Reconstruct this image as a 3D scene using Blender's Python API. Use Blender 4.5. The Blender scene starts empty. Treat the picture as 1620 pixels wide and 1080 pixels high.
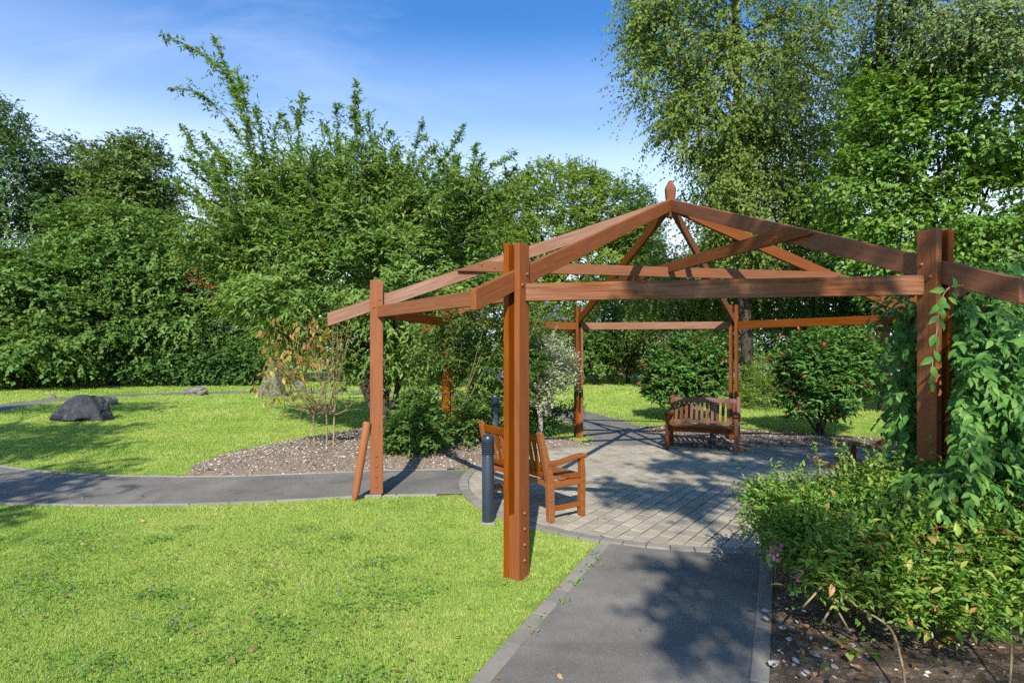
import bpy, bmesh, math, random
import numpy as np
from mathutils import Vector, Matrix
from mathutils.geometry import delaunay_2d_cdt

random.seed(7)
SC = bpy.context.scene
COL = SC.collection
R_ = math.radians
EYE, F, CX, HY = 1.75, 912.0, 810.0, 550.5          # eye height, focal length in photo pixels, centre column, horizon row

# ------------------------------------------------------------------ camera, sky, sun, exposure
cam_d = bpy.data.cameras.new('camera'); cam = bpy.data.objects.new('camera', cam_d); COL.objects.link(cam)
cam.location = (0, 0, EYE); cam.rotation_euler = (R_(90), 0, 0)
cam_d.sensor_width = 36; cam_d.lens = F/1620*36; cam_d.shift_y = (HY-540)/1620
cam_d.clip_start = .05; cam_d.clip_end = 1500
SC.camera = cam
SUN_D = Vector((.09, 1.0, -math.tan(R_(38))*1.004)).normalized()     # the way the light travels
SUN_EL = R_(38); SUN_AZ = math.atan2(-SUN_D.x, -SUN_D.y)            # clockwise from +Y
world = bpy.data.worlds.new('World'); SC.world = world; world.use_nodes = True
wn = world.node_tree; wn.nodes.clear()
def N(nt, t, **kw):
    n = nt.nodes.new(t)
    for k, v in kw.items():
        if hasattr(n, k): setattr(n, k, v)
    return n
def L(nt, a, b): nt.links.new(a, b)
def setin(n, **kw):
    for k, v in kw.items(): n.inputs[k.replace('_', ' ')].default_value = v
def math_n(nt, op, a, b=None, c=None, clamp=False):
    n = N(nt, 'ShaderNodeMath', operation=op, use_clamp=clamp)
    for i, v in enumerate((a, b, c)):
        if v is None: continue
        if isinstance(v, (int, float)): n.inputs[i].default_value = v
        else: L(nt, v, n.inputs[i])
    return n.outputs[0]
def mix_n(nt, fac, a, b, blend='MIX'):
    n = N(nt, 'ShaderNodeMix', data_type='RGBA', blend_type=blend)
    for i, v in ((0, fac), (6, a), (7, b)):
        if isinstance(v, (int, float)): n.inputs[i].default_value = v
        elif isinstance(v, tuple): n.inputs[i].default_value = v if len(v) == 4 else (*v, 1)
        else: L(nt, v, n.inputs[i])
    return n.outputs[2]
def ramp_n(nt, fac, stops, interp='LINEAR'):
    n = N(nt, 'ShaderNodeValToRGB'); r = n.color_ramp; r.interpolation = interp
    while len(r.elements) < len(stops): r.elements.new(.5)
    for e, (p, c) in zip(r.elements, stops):
        e.position = p; e.color = (c, c, c, 1) if isinstance(c, (int, float)) else (*c, 1)
    L(nt, fac, n.inputs[0]); return n.outputs[0]
def noise_n(nt, vec, scale, detail=4, rough=.55, dist=0, out=0):
    n = N(nt, 'ShaderNodeTexNoise'); setin(n, Scale=scale, Detail=detail, Roughness=rough, Distortion=dist)
    if vec is not None: L(nt, vec, n.inputs['Vector'])
    return n.outputs[out]
def map_n(nt, vec, scale=(1, 1, 1), loc=(0, 0, 0), rot=(0, 0, 0)):
    n = N(nt, 'ShaderNodeMapping'); n.inputs['Scale'].default_value = scale
    n.inputs['Location'].default_value = loc; n.inputs['Rotation'].default_value = rot
    L(nt, vec, n.inputs['Vector']); return n.outputs[0]

sky = N(wn, 'ShaderNodeTexSky', sky_type='NISHITA', sun_disc=False)
sky.sun_elevation = SUN_EL; sky.sun_rotation = SUN_AZ; sky.air_density = 1.0; sky.dust_density = .5; sky.ozone_density = 2.5
tc = N(wn, 'ShaderNodeTexCoord'); sep = N(wn, 'ShaderNodeSeparateXYZ'); L(wn, tc.outputs['Generated'], sep.inputs[0])
zz = math_n(wn, 'ADD', math_n(wn, 'MAXIMUM', sep.outputs[2], 0.0), .12)
cmb = N(wn, 'ShaderNodeCombineXYZ')
L(wn, math_n(wn, 'DIVIDE', sep.outputs[0], zz), cmb.inputs[0]); L(wn, math_n(wn, 'DIVIDE', sep.outputs[1], zz), cmb.inputs[1])
cv = map_n(wn, cmb.outputs[0], (.55, 1.5, 1), (.4, .9, 0), (0, 0, R_(-28)))
c1 = noise_n(wn, cv, 1.3, 7, .62, .9); c2 = noise_n(wn, map_n(wn, cmb.outputs[0], (.5, .5, 1), (3.1, 1.2, 0)), .8, 3, .5)
cl = math_n(wn, 'MULTIPLY', ramp_n(wn, c1, [(.46, 0.0), (.80, 1.0)]), ramp_n(wn, c2, [(.36, .15), (.7, 1.0)]))
veil = ramp_n(wn, sep.outputs[2], [(0.0, .95), (.14, .82), (.27, .46), (.38, .18), (.50, .02)], 'EASE')      # thin milky air low over the horizon
fac = math_n(wn, 'ADD', math_n(wn, 'MULTIPLY', cl, .16), veil, clamp=True)
SKYC = mix_n(wn, fac, mix_n(wn, 1.0, sky.outputs[0], (.165, .48, .75), 'MULTIPLY'), (5.0, 5.4, 6.0))
bg = N(wn, 'ShaderNodeBackground'); bg.inputs[1].default_value = .15; L(wn, SKYC, bg.inputs[0])
wo = N(wn, 'ShaderNodeOutputWorld'); L(wn, bg.outputs[0], wo.inputs[0])
sd = bpy.data.lights.new('sun', 'SUN'); sd.energy = 4.0; sd.angle = R_(.5); sd.color = (1.0, .93, .82)
so = bpy.data.objects.new('sun', sd); COL.objects.link(so); so.rotation_euler = SUN_D.to_track_quat('-Z', 'Y').to_euler(); so.location = (-4, -30, 30)
SC.view_settings.view_transform = 'Standard'; SC.view_settings.look = 'None'
SC.view_settings.exposure = .98; SC.view_settings.gamma = 1; SC.view_settings.use_curve_mapping = False
cy = SC.cycles
cy.max_bounces = 6; cy.diffuse_bounces = 3; cy.glossy_bounces = 2; cy.transmission_bounces = 4; cy.transparent_max_bounces = 4
cy.caustics_reflective = False; cy.caustics_refractive = False; cy.use_denoising = False; cy.sample_clamp_indirect = 4
cy.use_adaptive_sampling = True; cy.adaptive_threshold = .015

# ------------------------------------------------------------------ helpers
def at(px, py, Y):  return np.array([(px-CX)/F*Y, Y, EYE-(py-HY)/F*Y])         # a photo pixel at depth Y
def gp(px, py, z=0.0):
    Y = F*(EYE-z)/(py-HY); return np.array([(px-CX)/F*Y, Y])                    # a photo pixel on the ground
def norm(a): return a/np.maximum(np.linalg.norm(a, axis=-1, keepdims=True), 1e-9)
def sn(p, s=0.0):                                                              # cheap smooth noise, about -1..1
    x, y, z = p[..., 0], p[..., 1], p[..., 2]
    return (np.sin(x*1.7+s+1.3*np.sin(y*1.1+s*2))+np.sin(y*2.1+s*1.7+1.2*np.sin(z*1.6+s))+np.sin(z*1.9+s*.6+1.4*np.sin(x*1.3+s*3)))/3
def tag(o, label=None, cat=None, group=None, kind=None):
    if label: o['label'] = label
    if cat: o['category'] = cat
    if group: o['group'] = group
    if kind: o['kind'] = kind
    return o
def empty(name, loc, rz=0.0, label=None, cat=None, group=None):
    o = bpy.data.objects.new(name, None); COL.objects.link(o); o.empty_display_size = .1
    o.location = loc; o.rotation_euler = (0, 0, rz)
    return tag(o, label, cat, group)
def link(name, me, mat=None, parent=None, M=None, kind=None):
    o = bpy.data.objects.new(name, me); COL.objects.link(o)
    if mat is not None and len(me.materials) == 0: me.materials.append(mat)
    if parent is not None: o.parent = parent
    if M is not None: o.matrix_basis = M
    if kind: o['kind'] = kind
    return o
def np_mesh(name, V, Fc, attrs=None, smooth=False):
    me = bpy.data.meshes.new(name); V = np.asarray(V, np.float32); Fc = np.asarray(Fc, np.int32); n, k = Fc.shape
    me.vertices.add(len(V)); me.vertices.foreach_set('co', V.ravel())
    me.loops.add(n*k); me.loops.foreach_set('vertex_index', Fc.ravel())
    me.polygons.add(n); me.polygons.foreach_set('loop_start', np.arange(0, n*k, k, dtype=np.int32))
    if smooth: me.polygons.foreach_set('use_smooth', np.ones(n, bool))
    for nm, a in (attrs or {}).items():
        at_ = me.attributes.new(nm, 'FLOAT', 'POINT'); at_.data.foreach_set('value', np.asarray(a, np.float32))
    me.update(calc_edges=True); return me
def bm_mesh(name, bm, smooth=False):
    me = bpy.data.meshes.new(name); bmesh.ops.recalc_face_normals(bm, faces=bm.faces); bm.to_mesh(me); bm.free()
    if smooth: me.polygons.foreach_set('use_smooth', np.ones(len(me.polygons), bool))
    return me
def box_mesh(name, sx, sy, sz, bev=.004, seg=1):
    bm = bmesh.new(); bmesh.ops.create_cube(bm, size=1)
    bmesh.ops.scale(bm, vec=(sx, sy, sz), verts=bm.verts)
    if bev: bmesh.ops.bevel(bm, geom=bm.edges[:], offset=bev, segments=seg, affect='EDGES', clamp_overlap=True)
    return bm_mesh(name, bm)
def prism_mesh(name, poly, y0, y1, bev=.003):
    """outline in local XZ, extruded along local Y"""
    bm = bmesh.new(); vs = [bm.verts.new((x, y0, z)) for x, z in poly]; f = bm.faces.new(vs)
    r = bmesh.ops.extrude_face_region(bm, geom=[f])
    bmesh.ops.translate(bm, vec=(0, y1-y0, 0), verts=[v for v in r['geom'] if isinstance(v, bmesh.types.BMVert)])
    if bev:
        ed = [e for e in bm.edges if len(e.link_faces) == 2 and e.calc_face_angle(0) > .6]
        bmesh.ops.bevel(bm, geom=ed, offset=bev, segments=1, affect='EDGES', clamp_overlap=True)
    return bm_mesh(name, bm)
def lathe_mesh(name, prof, seg=20, smooth=True):
    bm = bmesh.new(); rings = []
    for r, z in prof:
        rings.append([bm.verts.new((r*math.cos(2*math.pi*i/seg), r*math.sin(2*math.pi*i/seg), z)) for i in range(seg)])
    for a, b in zip(rings, rings[1:]):
        for i in range(seg): bm.faces.new((a[i], a[(i+1) % seg], b[(i+1) % seg], b[i]))
    bm.faces.new(rings[0][::-1]); bm.faces.new(rings[-1])
    me = bm_mesh(name, bm, False)
    if smooth:
        for p in me.polygons: p.use_smooth = len(p.vertices) == 4
        me.set_sharp_from_angle(angle=R_(35))
    return me
def frame_M(p, x, up=(0, 0, 1)):
    x = Vector(x).normalized(); y = Vector(up).cross(x).normalized(); z = x.cross(y)
    M = Matrix((x, y, z)).transposed().to_4x4(); M.translation = Vector(p); return M
def cat(parts):                                                                # join (V, quads, attr) tubes
    Vs, Fs, o = [], [], 0
    for V, Fc in parts: Vs.append(V); Fs.append(Fc+o); o += len(V)
    return np.vstack(Vs), np.vstack(Fs)
def tube(pts, rad, sides=6, cap=False):
    P = np.asarray(pts, float); rad = np.broadcast_to(np.asarray(rad, float), (len(P),))
    T = norm(np.gradient(P, axis=0)); ref = np.array([.31, .83, .46]); A = norm(np.cross(T, ref)); B = np.cross(T, A)
    a = np.arange(sides)*2*np.pi/sides
    V = P[:, None]+rad[:, None, None]*(np.cos(a)[None, :, None]*A[:, None]+np.sin(a)[None, :, None]*B[:, None])
    i = np.arange(len(P)-1)[:, None]*sides; j = np.arange(sides)[None]; k = (j+1) % sides
    Fc = np.stack([i+j, i+k, i+sides+k, i+sides+j], -1).reshape(-1, 4)
    return V.reshape(-1, 3), Fc
def bez(p0, p1, p2, n=8):
    t = np.linspace(0, 1, n)[:, None]; return (1-t)**2*np.asarray(p0)+2*t*(1-t)*np.asarray(p1)+t*t*np.asarray(p2)
def crom(pts, per=8, closed=False):
    P = np.asarray(pts, float)
    Q = np.vstack([P[-1:], P, P[:2]]) if closed else np.vstack([2*P[0]-P[1], P, 2*P[-1]-P[-2]])
    out = []; t = np.linspace(0, 1, per, endpoint=False)[:, None]
    for i in range(1, len(Q)-2):
        a, b, c, d = Q[i-1], Q[i], Q[i+1], Q[i+2]
        out.append(.5*(2*b+(c-a)*t+(2*a-5*b+4*c-d)*t**2+(3*b-a-3*c+d)*t**3))
    if not closed: out.append(P[-1:])
    return np.vstack(out)
def in_poly(x, y, poly):
    inside = np.zeros(len(x), bool); P = np.asarray(poly); n = len(P); j = n-1
    for i in range(n):
        xi, yi, xj, yj = P[i, 0], P[i, 1], P[j, 0], P[j, 1]
        with np.errstate(divide='ignore', invalid='ignore'):
            c = ((yi > y) != (yj > y)) & (x < (xj-xi)*(y-yi)/(yj-yi+1e-12)+xi)
        inside ^= c; j = i
    return inside
def poly_dist(x, y, poly):
    P = np.asarray(poly); d = np.full(len(x), 1e9); p = np.stack([x, y], 1)
    for a, b in zip(P, np.roll(P, -1, 0)):
        ab = b-a; t = np.clip(((p-a)@ab)/max(ab@ab, 1e-9), 0, 1); d = np.minimum(d, np.linalg.norm(p-(a+t[:, None]*ab), axis=1))
    return d

# leaf templates: x along the leaf, y to the side, z its upper face
T_FAR = (np.array([(0, 0, 0), (.45, .5, .10), (1, 0, -.08), (.45, -.5, .10)]), np.array([(0, 2, 1), (0, 3, 2)]))
_w = [(0, 0, 0), (.4, 0, .02), (.75, 0, -.04), (1, 0, -.16), (.17, .32, .05), (.48, .5, .07), (.80, .27, 0), (.17, -.32, .05), (.48, -.5, .07), (.80, -.27, 0)]
T_NEAR = (np.array(_w), np.array([(0, 1, 4), (1, 5, 4), (1, 2, 5), (2, 6, 5), (2, 3, 6), (0, 7, 1), (1, 7, 8), (1, 8, 2), (2, 8, 9), (2, 9, 3)]))
T_LANCE = (np.array([(0, 0, 0), (.35, .5, .08), (.7, .32, .04), (1, 0, -.14), (.7, -.32, .04), (.35, -.5, .08), (.5, 0, 0)]),
           np.array([(0, 6, 1), (1, 6, 2), (2, 6, 3), (3, 6, 4), (4, 6, 5), (5, 6, 0)]))
def leaf_mesh(name, P, A, Nn, ln, wd, tint, tpl=T_FAR, parent=None, mat=None, kind='stuff', label=None):
    V, Fc = tpl; A = norm(A); Nn = norm(Nn-(Nn*A).sum(1, keepdims=True)*A); S = np.cross(Nn, A)
    ln = np.broadcast_to(np.asarray(ln, float), (len(P),))[:, None, None]; wd = np.broadcast_to(np.asarray(wd, float), (len(P),))[:, None, None]
    W = P[:, None]+ln*(V[None, :, :1]*A[:, None]+wd*V[None, :, 1:2]*S[:, None]+V[None, :, 2:]*Nn[:, None])
    k = len(V); Fa = (Fc[None]+np.arange(len(P))[:, None, None]*k).reshape(-1, 3)
    me = np_mesh(name, W.reshape(-1, 3), Fa, {'tint': np.repeat(np.clip(tint, 0, 1), k)})
    o = link(name, me, mat, parent, None, kind)
    if label: o['label'] = label
    return o
def sprays(rng, P, D, Ln, n, droop=.25, ang=50, up=1.0, jit=.35, face=None, fw=.4):
    """leaves set along short shoots; returns position, axis, normal, shoot index"""
    M = len(P); Ln = np.broadcast_to(np.asarray(Ln, float), (M,)); i = np.repeat(np.arange(M), n)
    t = (np.tile(np.arange(n), M)+rng.random(M*n))/n; D = norm(D)
    pos = P[i]+D[i]*(Ln[i]*t)[:, None]; pos[:, 2] -= droop*Ln[i]*t*t
    T = D[i].copy(); T[:, 2] -= 2*droop*t; T = norm(T)
    side = norm(np.cross(T, np.array([0, 0, 1.0]))+rng.normal(0, .25, (M*n, 3)))*np.where(rng.random(M*n) < .5, 1, -1)[:, None]
    a = R_(ang)*(.7+.6*rng.random(M*n))[:, None]
    A = norm(T*np.cos(a)+side*np.sin(a)+rng.normal(0, jit, (M*n, 3))*.6); A[:, 2] -= .18
    Nn = np.array([0, 0, up])+rng.normal(0, jit, (M*n, 3))+fw*D[i]
    if face is not None: Nn = Nn+face
    return pos, A, Nn, i
def lobe_points(rng, lobes, n_clump, per, sig, inner=.16, bump=.16, flat=.6, seed=0.0, low=-.75):
    C = np.array([l[0] for l in lobes], float); Rd = np.array([np.broadcast_to(l[1], 3) for l in lobes], float)
    w = (Rd[:, 0]*Rd[:, 2]); w /= w.sum(); m = int(n_clump*1.7); k = rng.choice(len(lobes), m, p=w)
    d = norm(rng.normal(0, 1, (m, 3))); d = d[d[:, 2] > low]; k = k[:len(d)]
    r = 1-np.abs(rng.normal(0, .10, len(d))); q = rng.random(len(d)) < inner; r[q] = rng.uniform(.35, .85, q.sum())
    c = C[k]+d*Rd[k]*(r*(1+bump*sn(d*3.1+k[:, None]*2.3, seed)))[:, None]
    keep = np.ones(len(c), bool)
    for j in range(len(lobes)):
        dd = np.linalg.norm((c-C[j])/Rd[j], axis=1); keep &= ~((dd < .72) & (k != j) & (rng.random(len(c)) < .85))
    back = d[:, 1] > .35; keep &= ~(back & (rng.random(len(c)) < .45)); keep &= c[:, 2] > .12
    c, d, k = c[keep][:n_clump], d[keep][:n_clump], k[keep][:n_clump]
    i = np.repeat(np.arange(len(c)), per); P = c[i]+rng.normal(0, 1, (len(i), 3))*sig*np.array([1, 1, flat])
    return P, norm(d/Rd[k])[i], rng.random(len(c))[i]

# ------------------------------------------------------------------ materials
def new_mat(name):
    m = bpy.data.materials.new(name); m.use_nodes = True; nt = m.node_tree; nt.nodes.clear()
    out = N(nt, 'ShaderNodeOutputMaterial'); b = N(nt, 'ShaderNodeBsdfPrincipled'); L(nt, b.outputs[0], out.inputs[0]); return m, nt, b, out
def bump_n(nt, b, h, strength=.3, dist=.01):
    n = N(nt, 'ShaderNodeBump'); setin(n, Strength=strength, Distance=dist); L(nt, h, n.inputs['Height']); L(nt, n.outputs[0], b.inputs['Normal'])
def leaf_mat(name, stops, trans=.35, rough=.42, tcol=None, per_object=False, spec=.35, veins=0):
    m, nt, b, out = new_mat(name)
    if per_object: v = N(nt, 'ShaderNodeObjectInfo').outputs['Random']
    else: v = N(nt, 'ShaderNodeAttribute', attribute_name='tint').outputs['Fac']
    col = ramp_n(nt, v, stops)
    geo = N(nt, 'ShaderNodeNewGeometry')
    col = mix_n(nt, math_n(nt, 'MULTIPLY', geo.outputs['Backfacing'], .35), col, mix_n(nt, .5, col, (.16, .2, .1)))
    L(nt, col, b.inputs['Base Color']); setin(b, Roughness=rough, Specular_IOR_Level=spec)
    tr = N(nt, 'ShaderNodeBsdfTranslucent'); L(nt, mix_n(nt, 1.0, col, tcol or (1.5, 1.45, .55), 'MULTIPLY'), tr.inputs[0])
    mx = N(nt, 'ShaderNodeMixShader'); mx.inputs[0].default_value = trans
    L(nt, b.outputs[0], mx.inputs[1]); L(nt, tr.outputs[0], mx.inputs[2]); L(nt, mx.outputs[0], out.inputs[0]); return m
def bark_mat(name, c0, c1, scale=9, stretch=.25):
    m, nt, b, out = new_mat(name); g = N(nt, 'ShaderNodeNewGeometry')
    n = noise_n(nt, map_n(nt, g.outputs['Position'], (1, 1, stretch)), scale, 6, .65)
    L(nt, ramp_n(nt, n, [(.3, c0), (.7, c1)]), b.inputs['Base Color']); setin(b, Roughness=.85, Specular_IOR_Level=.2); bump_n(nt, b, n, .6, .02); return m
def plain_mat(name, c, rough=.6, metal=0, var=.0, nscale=6):
    m, nt, b, out = new_mat(name); g = N(nt, 'ShaderNodeTexCoord')
    n = noise_n(nt, g.outputs['Object'], nscale, 5, .6)
    L(nt, mix_n(nt, n, tuple(x*(1-var) for x in c), tuple(min(1, x*(1+var)) for x in c)), b.inputs['Base Color'])
    setin(b, Roughness=rough, Metallic=metal); return m
def wood_mat(name, base, dark, worn, amount, rough=.45):
    """stained timber: grain along local X, knots, and patches where the stain has weathered away"""
    m, nt, b, out = new_mat(name); t = N(nt, 'ShaderNodeTexCoord'); oi = N(nt, 'ShaderNodeObjectInfo')
    add = N(nt, 'ShaderNodeVectorMath', operation='ADD'); L(nt, t.outputs['Object'], add.inputs[0])
    sc = N(nt, 'ShaderNodeVectorMath', operation='SCALE'); sc.inputs[0].default_value = (13, 7, 5); L(nt, oi.outputs['Random'], sc.inputs['Scale']); L(nt, sc.outputs[0], add.inputs[1])
    v = add.outputs[0]
    g1 = noise_n(nt, map_n(nt, v, (1.2, 26, 26)), 2.2, 5, .6, .5); g2 = noise_n(nt, map_n(nt, v, (3, 130, 130)), 1.5, 3, .6)
    big = noise_n(nt, map_n(nt, v, (.8, 3, 3)), 1.6, 4, .6)
    c = mix_n(nt, ramp_n(nt, g1, [(.3, 0.0), (.7, 1.0)]), tuple(dark), tuple(base))
    c = mix_n(nt, math_n(nt, 'MULTIPLY', ramp_n(nt, g2, [(.58, 0.0), (.74, 1.0)]), .28), c, tuple(x*.4 for x in dark))
    c = mix_n(nt, math_n(nt, 'MULTIPLY', ramp_n(nt, big, [(.35, .25), (.75, 1.0)]), amount), c, mix_n(nt, ramp_n(nt, g1, [(.35, 0.0), (.65, 1.0)]), tuple(x*.55 for x in worn), tuple(worn)))
    bc = N(nt, 'ShaderNodeBrightContrast'); L(nt, c, bc.inputs[0]); L(nt, math_n(nt, 'MULTIPLY', math_n(nt, 'SUBTRACT', oi.outputs['Random'], .5), .05), bc.inputs[1])
    L(nt, bc.outputs[0], b.inputs['Base Color']); setin(b, Roughness=rough, Specular_IOR_Level=.16)
    L(nt, ramp_n(nt, g1, [(.3, rough+.12), (.7, rough-.05)]), b.inputs['Roughness'])
    bump_n(nt, b, math_n(nt, 'ADD', g1, math_n(nt, 'MULTIPLY', g2, .7)), .35, .004); return m
M = {}
STAIN = (.235, .066, .011); STAIN_D = (.145, .040, .006)
M['timber'] = wood_mat('stained_timber', STAIN, STAIN_D, (.30, .10, .03), .2, .55)
M['timber_worn'] = wood_mat('weathered_timber', (.22, .075, .026), (.12, .040, .016), (.34, .21, .15), .75, .6)
M['timber_mid'] = wood_mat('dark_weathered_timber', (.19, .058, .012), (.12, .035, .007), (.24, .105, .055), .4, .55)
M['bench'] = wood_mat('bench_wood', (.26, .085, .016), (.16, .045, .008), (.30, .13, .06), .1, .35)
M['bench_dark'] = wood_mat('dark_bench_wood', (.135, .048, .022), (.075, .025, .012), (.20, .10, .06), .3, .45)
M['stake'] = wood_mat('stake_wood', (.27, .085, .015), (.19, .055, .010), (.34, .17, .08), .25, .6)
M['bolt'] = plain_mat('painted_bolt', (.24, .07, .018), .35, 0, .15, 30)
M['concrete'] = plain_mat('concrete', (.22, .205, .18), .9, 0, .25, 14)
M['bollard'] = plain_mat('slate_blue_paint', (.022, .032, .047), .32, .0, .35, 9)
M['bollard_dark'] = plain_mat('dark_louvre_paint', (.018, .024, .034), .4, .0, .3, 12)
M['iron'] = plain_mat('black_iron', (.012, .012, .014), .5, .3, .2, 9)
M['trunk'] = bark_mat('dark_bark', (.025, .02, .015), (.09, .075, .055))
M['trunk_grey'] = bark_mat('grey_bark', (.07, .06, .05), (.2, .18, .15), 14)
M['trunk_birch'] = bark_mat('birch_bark', (.05, .045, .04), (.42, .40, .36), 5, 2.0)
M['twig'] = bark_mat('twig_bark', (.07, .05, .03), (.20, .16, .09), 30)
M['twig_tan'] = bark_mat('pale_twig_bark', (.16, .11, .06), (.34, .27, .15), 30)

def ground_mats():
    # lawn soil under the blades
    m, nt, b, out = new_mat('lawn_ground'); g = N(nt, 'ShaderNodeNewGeometry'); p = g.outputs['Position']
    a = noise_n(nt, p, .55, 5, .6); f = noise_n(nt, p, 40, 4, .7)
    c = mix_n(nt, ramp_n(nt, a, [(.35, 0.0), (.65, 1.0)]), (.17, .27, .045), (.27, .33, .075))
    c = mix_n(nt, ramp_n(nt, f, [(.35, .55), (.6, 0.0)]), c, (.10, .12, .02)); L(nt, c, b.inputs['Base Color']); setin(b, Roughness=.9, Specular_IOR_Level=.1)
    bump_n(nt, b, f, .7, .03); M['lawn'] = m
    # tarmac
    m, nt, b, out = new_mat('tarmac'); g = N(nt, 'ShaderNodeNewGeometry'); p = g.outputs['Position']
    f = noise_n(nt, p, 170, 3, .7); v = N(nt, 'ShaderNodeTexVoronoi'); setin(v, Scale=150.0); L(nt, p, v.inputs['Vector']); big = noise_n(nt, p, 1.4, 6, .65); mid = noise_n(nt, p, 11, 5, .7)
    c = mix_n(nt, ramp_n(nt, big, [(.3, 0.0), (.7, 1.0)]), (.115, .109, .098), (.225, .208, .178)); c = mix_n(nt, ramp_n(nt, noise_n(nt, p, .7, 3, .5, 1.5), [(.52, 0.0), (.62, .55)]), c, (.085, .083, .078))
    c = mix_n(nt, ramp_n(nt, mid, [(.5, 0.0), (.8, .5)]), c, (.16, .15, .13))
    c = mix_n(nt, math_n(nt, 'MULTIPLY', ramp_n(nt, v.outputs['Color'], [(.68, 0.0), (.9, 1.0)]), .4), c, (.28, .265, .24))
    c = mix_n(nt, ramp_n(nt, f, [(.3, .7), (.5, 0.0)]), c, (.025, .025, .026)); L(nt, c, b.inputs['Base Color']); setin(b, Roughness=.8, Specular_IOR_Level=.3)
    bump_n(nt, b, f, .55, .006); M['tarmac'] = m
    # mulch
    m, nt, b, out = new_mat('bark_mulch'); g = N(nt, 'ShaderNodeNewGeometry'); p = g.outputs['Position']
    f = noise_n(nt, p, 38, 6, .75, .6); v = N(nt, 'ShaderNodeTexVoronoi'); setin(v, Scale=26.0); L(nt, p, v.inputs['Vector']); big = noise_n(nt, p, 1.6, 4, .6)
    c = ramp_n(nt, f, [(.28, (.08, .056, .042)), (.5, (.22, .165, .125)), (.72, (.40, .32, .25))])
    c = mix_n(nt, math_n(nt, 'MULTIPLY', ramp_n(nt, v.outputs['Color'], [(.55, 0.0), (.85, 1.0)]), .6), c, (.34, .27, .21))
    c = mix_n(nt, ramp_n(nt, big, [(.45, 0.0), (.7, .45)]), c, (.25, .195, .145)); L(nt, c, b.inputs['Base Color']); setin(b, Roughness=.95, Specular_IOR_Level=.1)
    bump_n(nt, b, f, .9, .03); M['mulch'] = m
    m2 = m.copy(); m2.name = 'leafy_soil'; M['soil'] = m2
    for n in m2.node_tree.nodes:
        if n.type == 'VALTORGB' and len(n.color_ramp.elements) == 3:
            for e, c in zip(n.color_ramp.elements, ((.035, .023, .016), (.11, .075, .050), (.24, .175, .12))): e.color = (*c, 1)
    m, nt, b, out = new_mat('joint_sand'); g = N(nt, 'ShaderNodeNewGeometry'); f = noise_n(nt, g.outputs['Position'], 20, 4, .7)
    L(nt, ramp_n(nt, f, [(.35, (.03, .026, .02)), (.62, (.06, .05, .038)), (.75, (.045, .055, .02))]), b.inputs['Base Color']); setin(b, Roughness=.95); M['sand'] = m
ground_mats()
def block_mat(name, stops, attr, stain=.5):
    m, nt, b, out = new_mat(name); g = N(nt, 'ShaderNodeNewGeometry'); p = g.outputs['Position']
    v = N(nt, 'ShaderNodeAttribute', attribute_name='tint').outputs['Fac'] if attr else N(nt, 'ShaderNodeObjectInfo').outputs['Random']
    c = ramp_n(nt, v, stops); f = noise_n(nt, p, 60, 5, .75); big = noise_n(nt, p, 2.3, 5, .65)
    c = mix_n(nt, math_n(nt, 'MULTIPLY', ramp_n(nt, big, [(.45, 0.0), (.75, 1.0)]), stain), c, (.15, .135, .105))
    c = mix_n(nt, ramp_n(nt, f, [(.32, .45), (.5, 0.0)]), c, (.14, .125, .10)); L(nt, c, b.inputs['Base Color']); setin(b, Roughness=.88, Specular_IOR_Level=.25); bump_n(nt, b, f, .4, .004); return m
PV = [(0, (.26, .23, .175)), (.3, (.335, .30, .235)), (.6, (.375, .335, .26)), (.85, (.31, .275, .215)), (1, (.275, .255, .21))]
M['paver'] = block_mat('paver_concrete', PV, False); M['paver_far'] = block_mat('paver_concrete_far', PV, True)
M['kerb'] = block_mat('kerb_concrete', [(0, (.19, .175, .15)), (.6, (.25, .23, .20)), (1, (.21, .20, .18))], False, .8)

def stone_mat(name, c0, c1, lich, amt):
    m, nt, b, out = new_mat(name); t = N(nt, 'ShaderNodeTexCoord'); p = t.outputs['Object']
    f = noise_n(nt, p, 5, 8, .7, .4); s = noise_n(nt, p, 11, 6, .7); fi = noise_n(nt, p, 45, 4, .7)
    c = mix_n(nt, ramp_n(nt, f, [(.35, 0.0), (.65, 1.0)]), c0, c1); c = mix_n(nt, math_n(nt, 'MULTIPLY', ramp_n(nt, s, [(.56, 0.0), (.68, 1.0)]), amt), c, lich)
    L(nt, c, b.inputs['Base Color']); setin(b, Roughness=.7, Specular_IOR_Level=.4); bump_n(nt, b, math_n(nt, 'ADD', f, math_n(nt, 'MULTIPLY', fi, .4)), .8, .05); return m
M['rock_dark'] = stone_mat('dark_slate_rock', (.010, .012, .016), (.045, .05, .06), (.30, .28, .24), .25)
M['rock_grey'] = stone_mat('lichen_grey_rock', (.10, .088, .076), (.22, .192, .165), (.34, .30, .25), .5)
M['pebble'] = None
m, nt, b, out = new_mat('stone_chips'); v = N(nt, 'ShaderNodeAttribute', attribute_name='tint').outputs['Fac']
L(nt, ramp_n(nt, v, [(0, (.05, .034, .024)), (.35, (.15, .105, .075)), (.6, (.27, .205, .155)), (.8, (.40, .34, .28)), (1, (.56, .53, .48))]), b.inputs['Base Color']); setin(b, Roughness=.85); M['chips'] = m
m, nt, b, out = new_mat('bed_stone'); v = N(nt, 'ShaderNodeObjectInfo').outputs['Random']; f = noise_n(nt, N(nt, 'ShaderNodeTexCoord').outputs['Object'], 30, 5, .7)
L(nt, mix_n(nt, ramp_n(nt, f, [(.35, .5), (.6, 0.0)]), ramp_n(nt, v, [(0, (.22, .22, .23)), (.4, (.36, .35, .33)), (.8, (.52, .49, .44)), (1, (.30, .31, .34))]), (.12, .1, .08)), b.inputs['Base Color']); setin(b, Roughness=.8); M['stone'] = m
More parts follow.
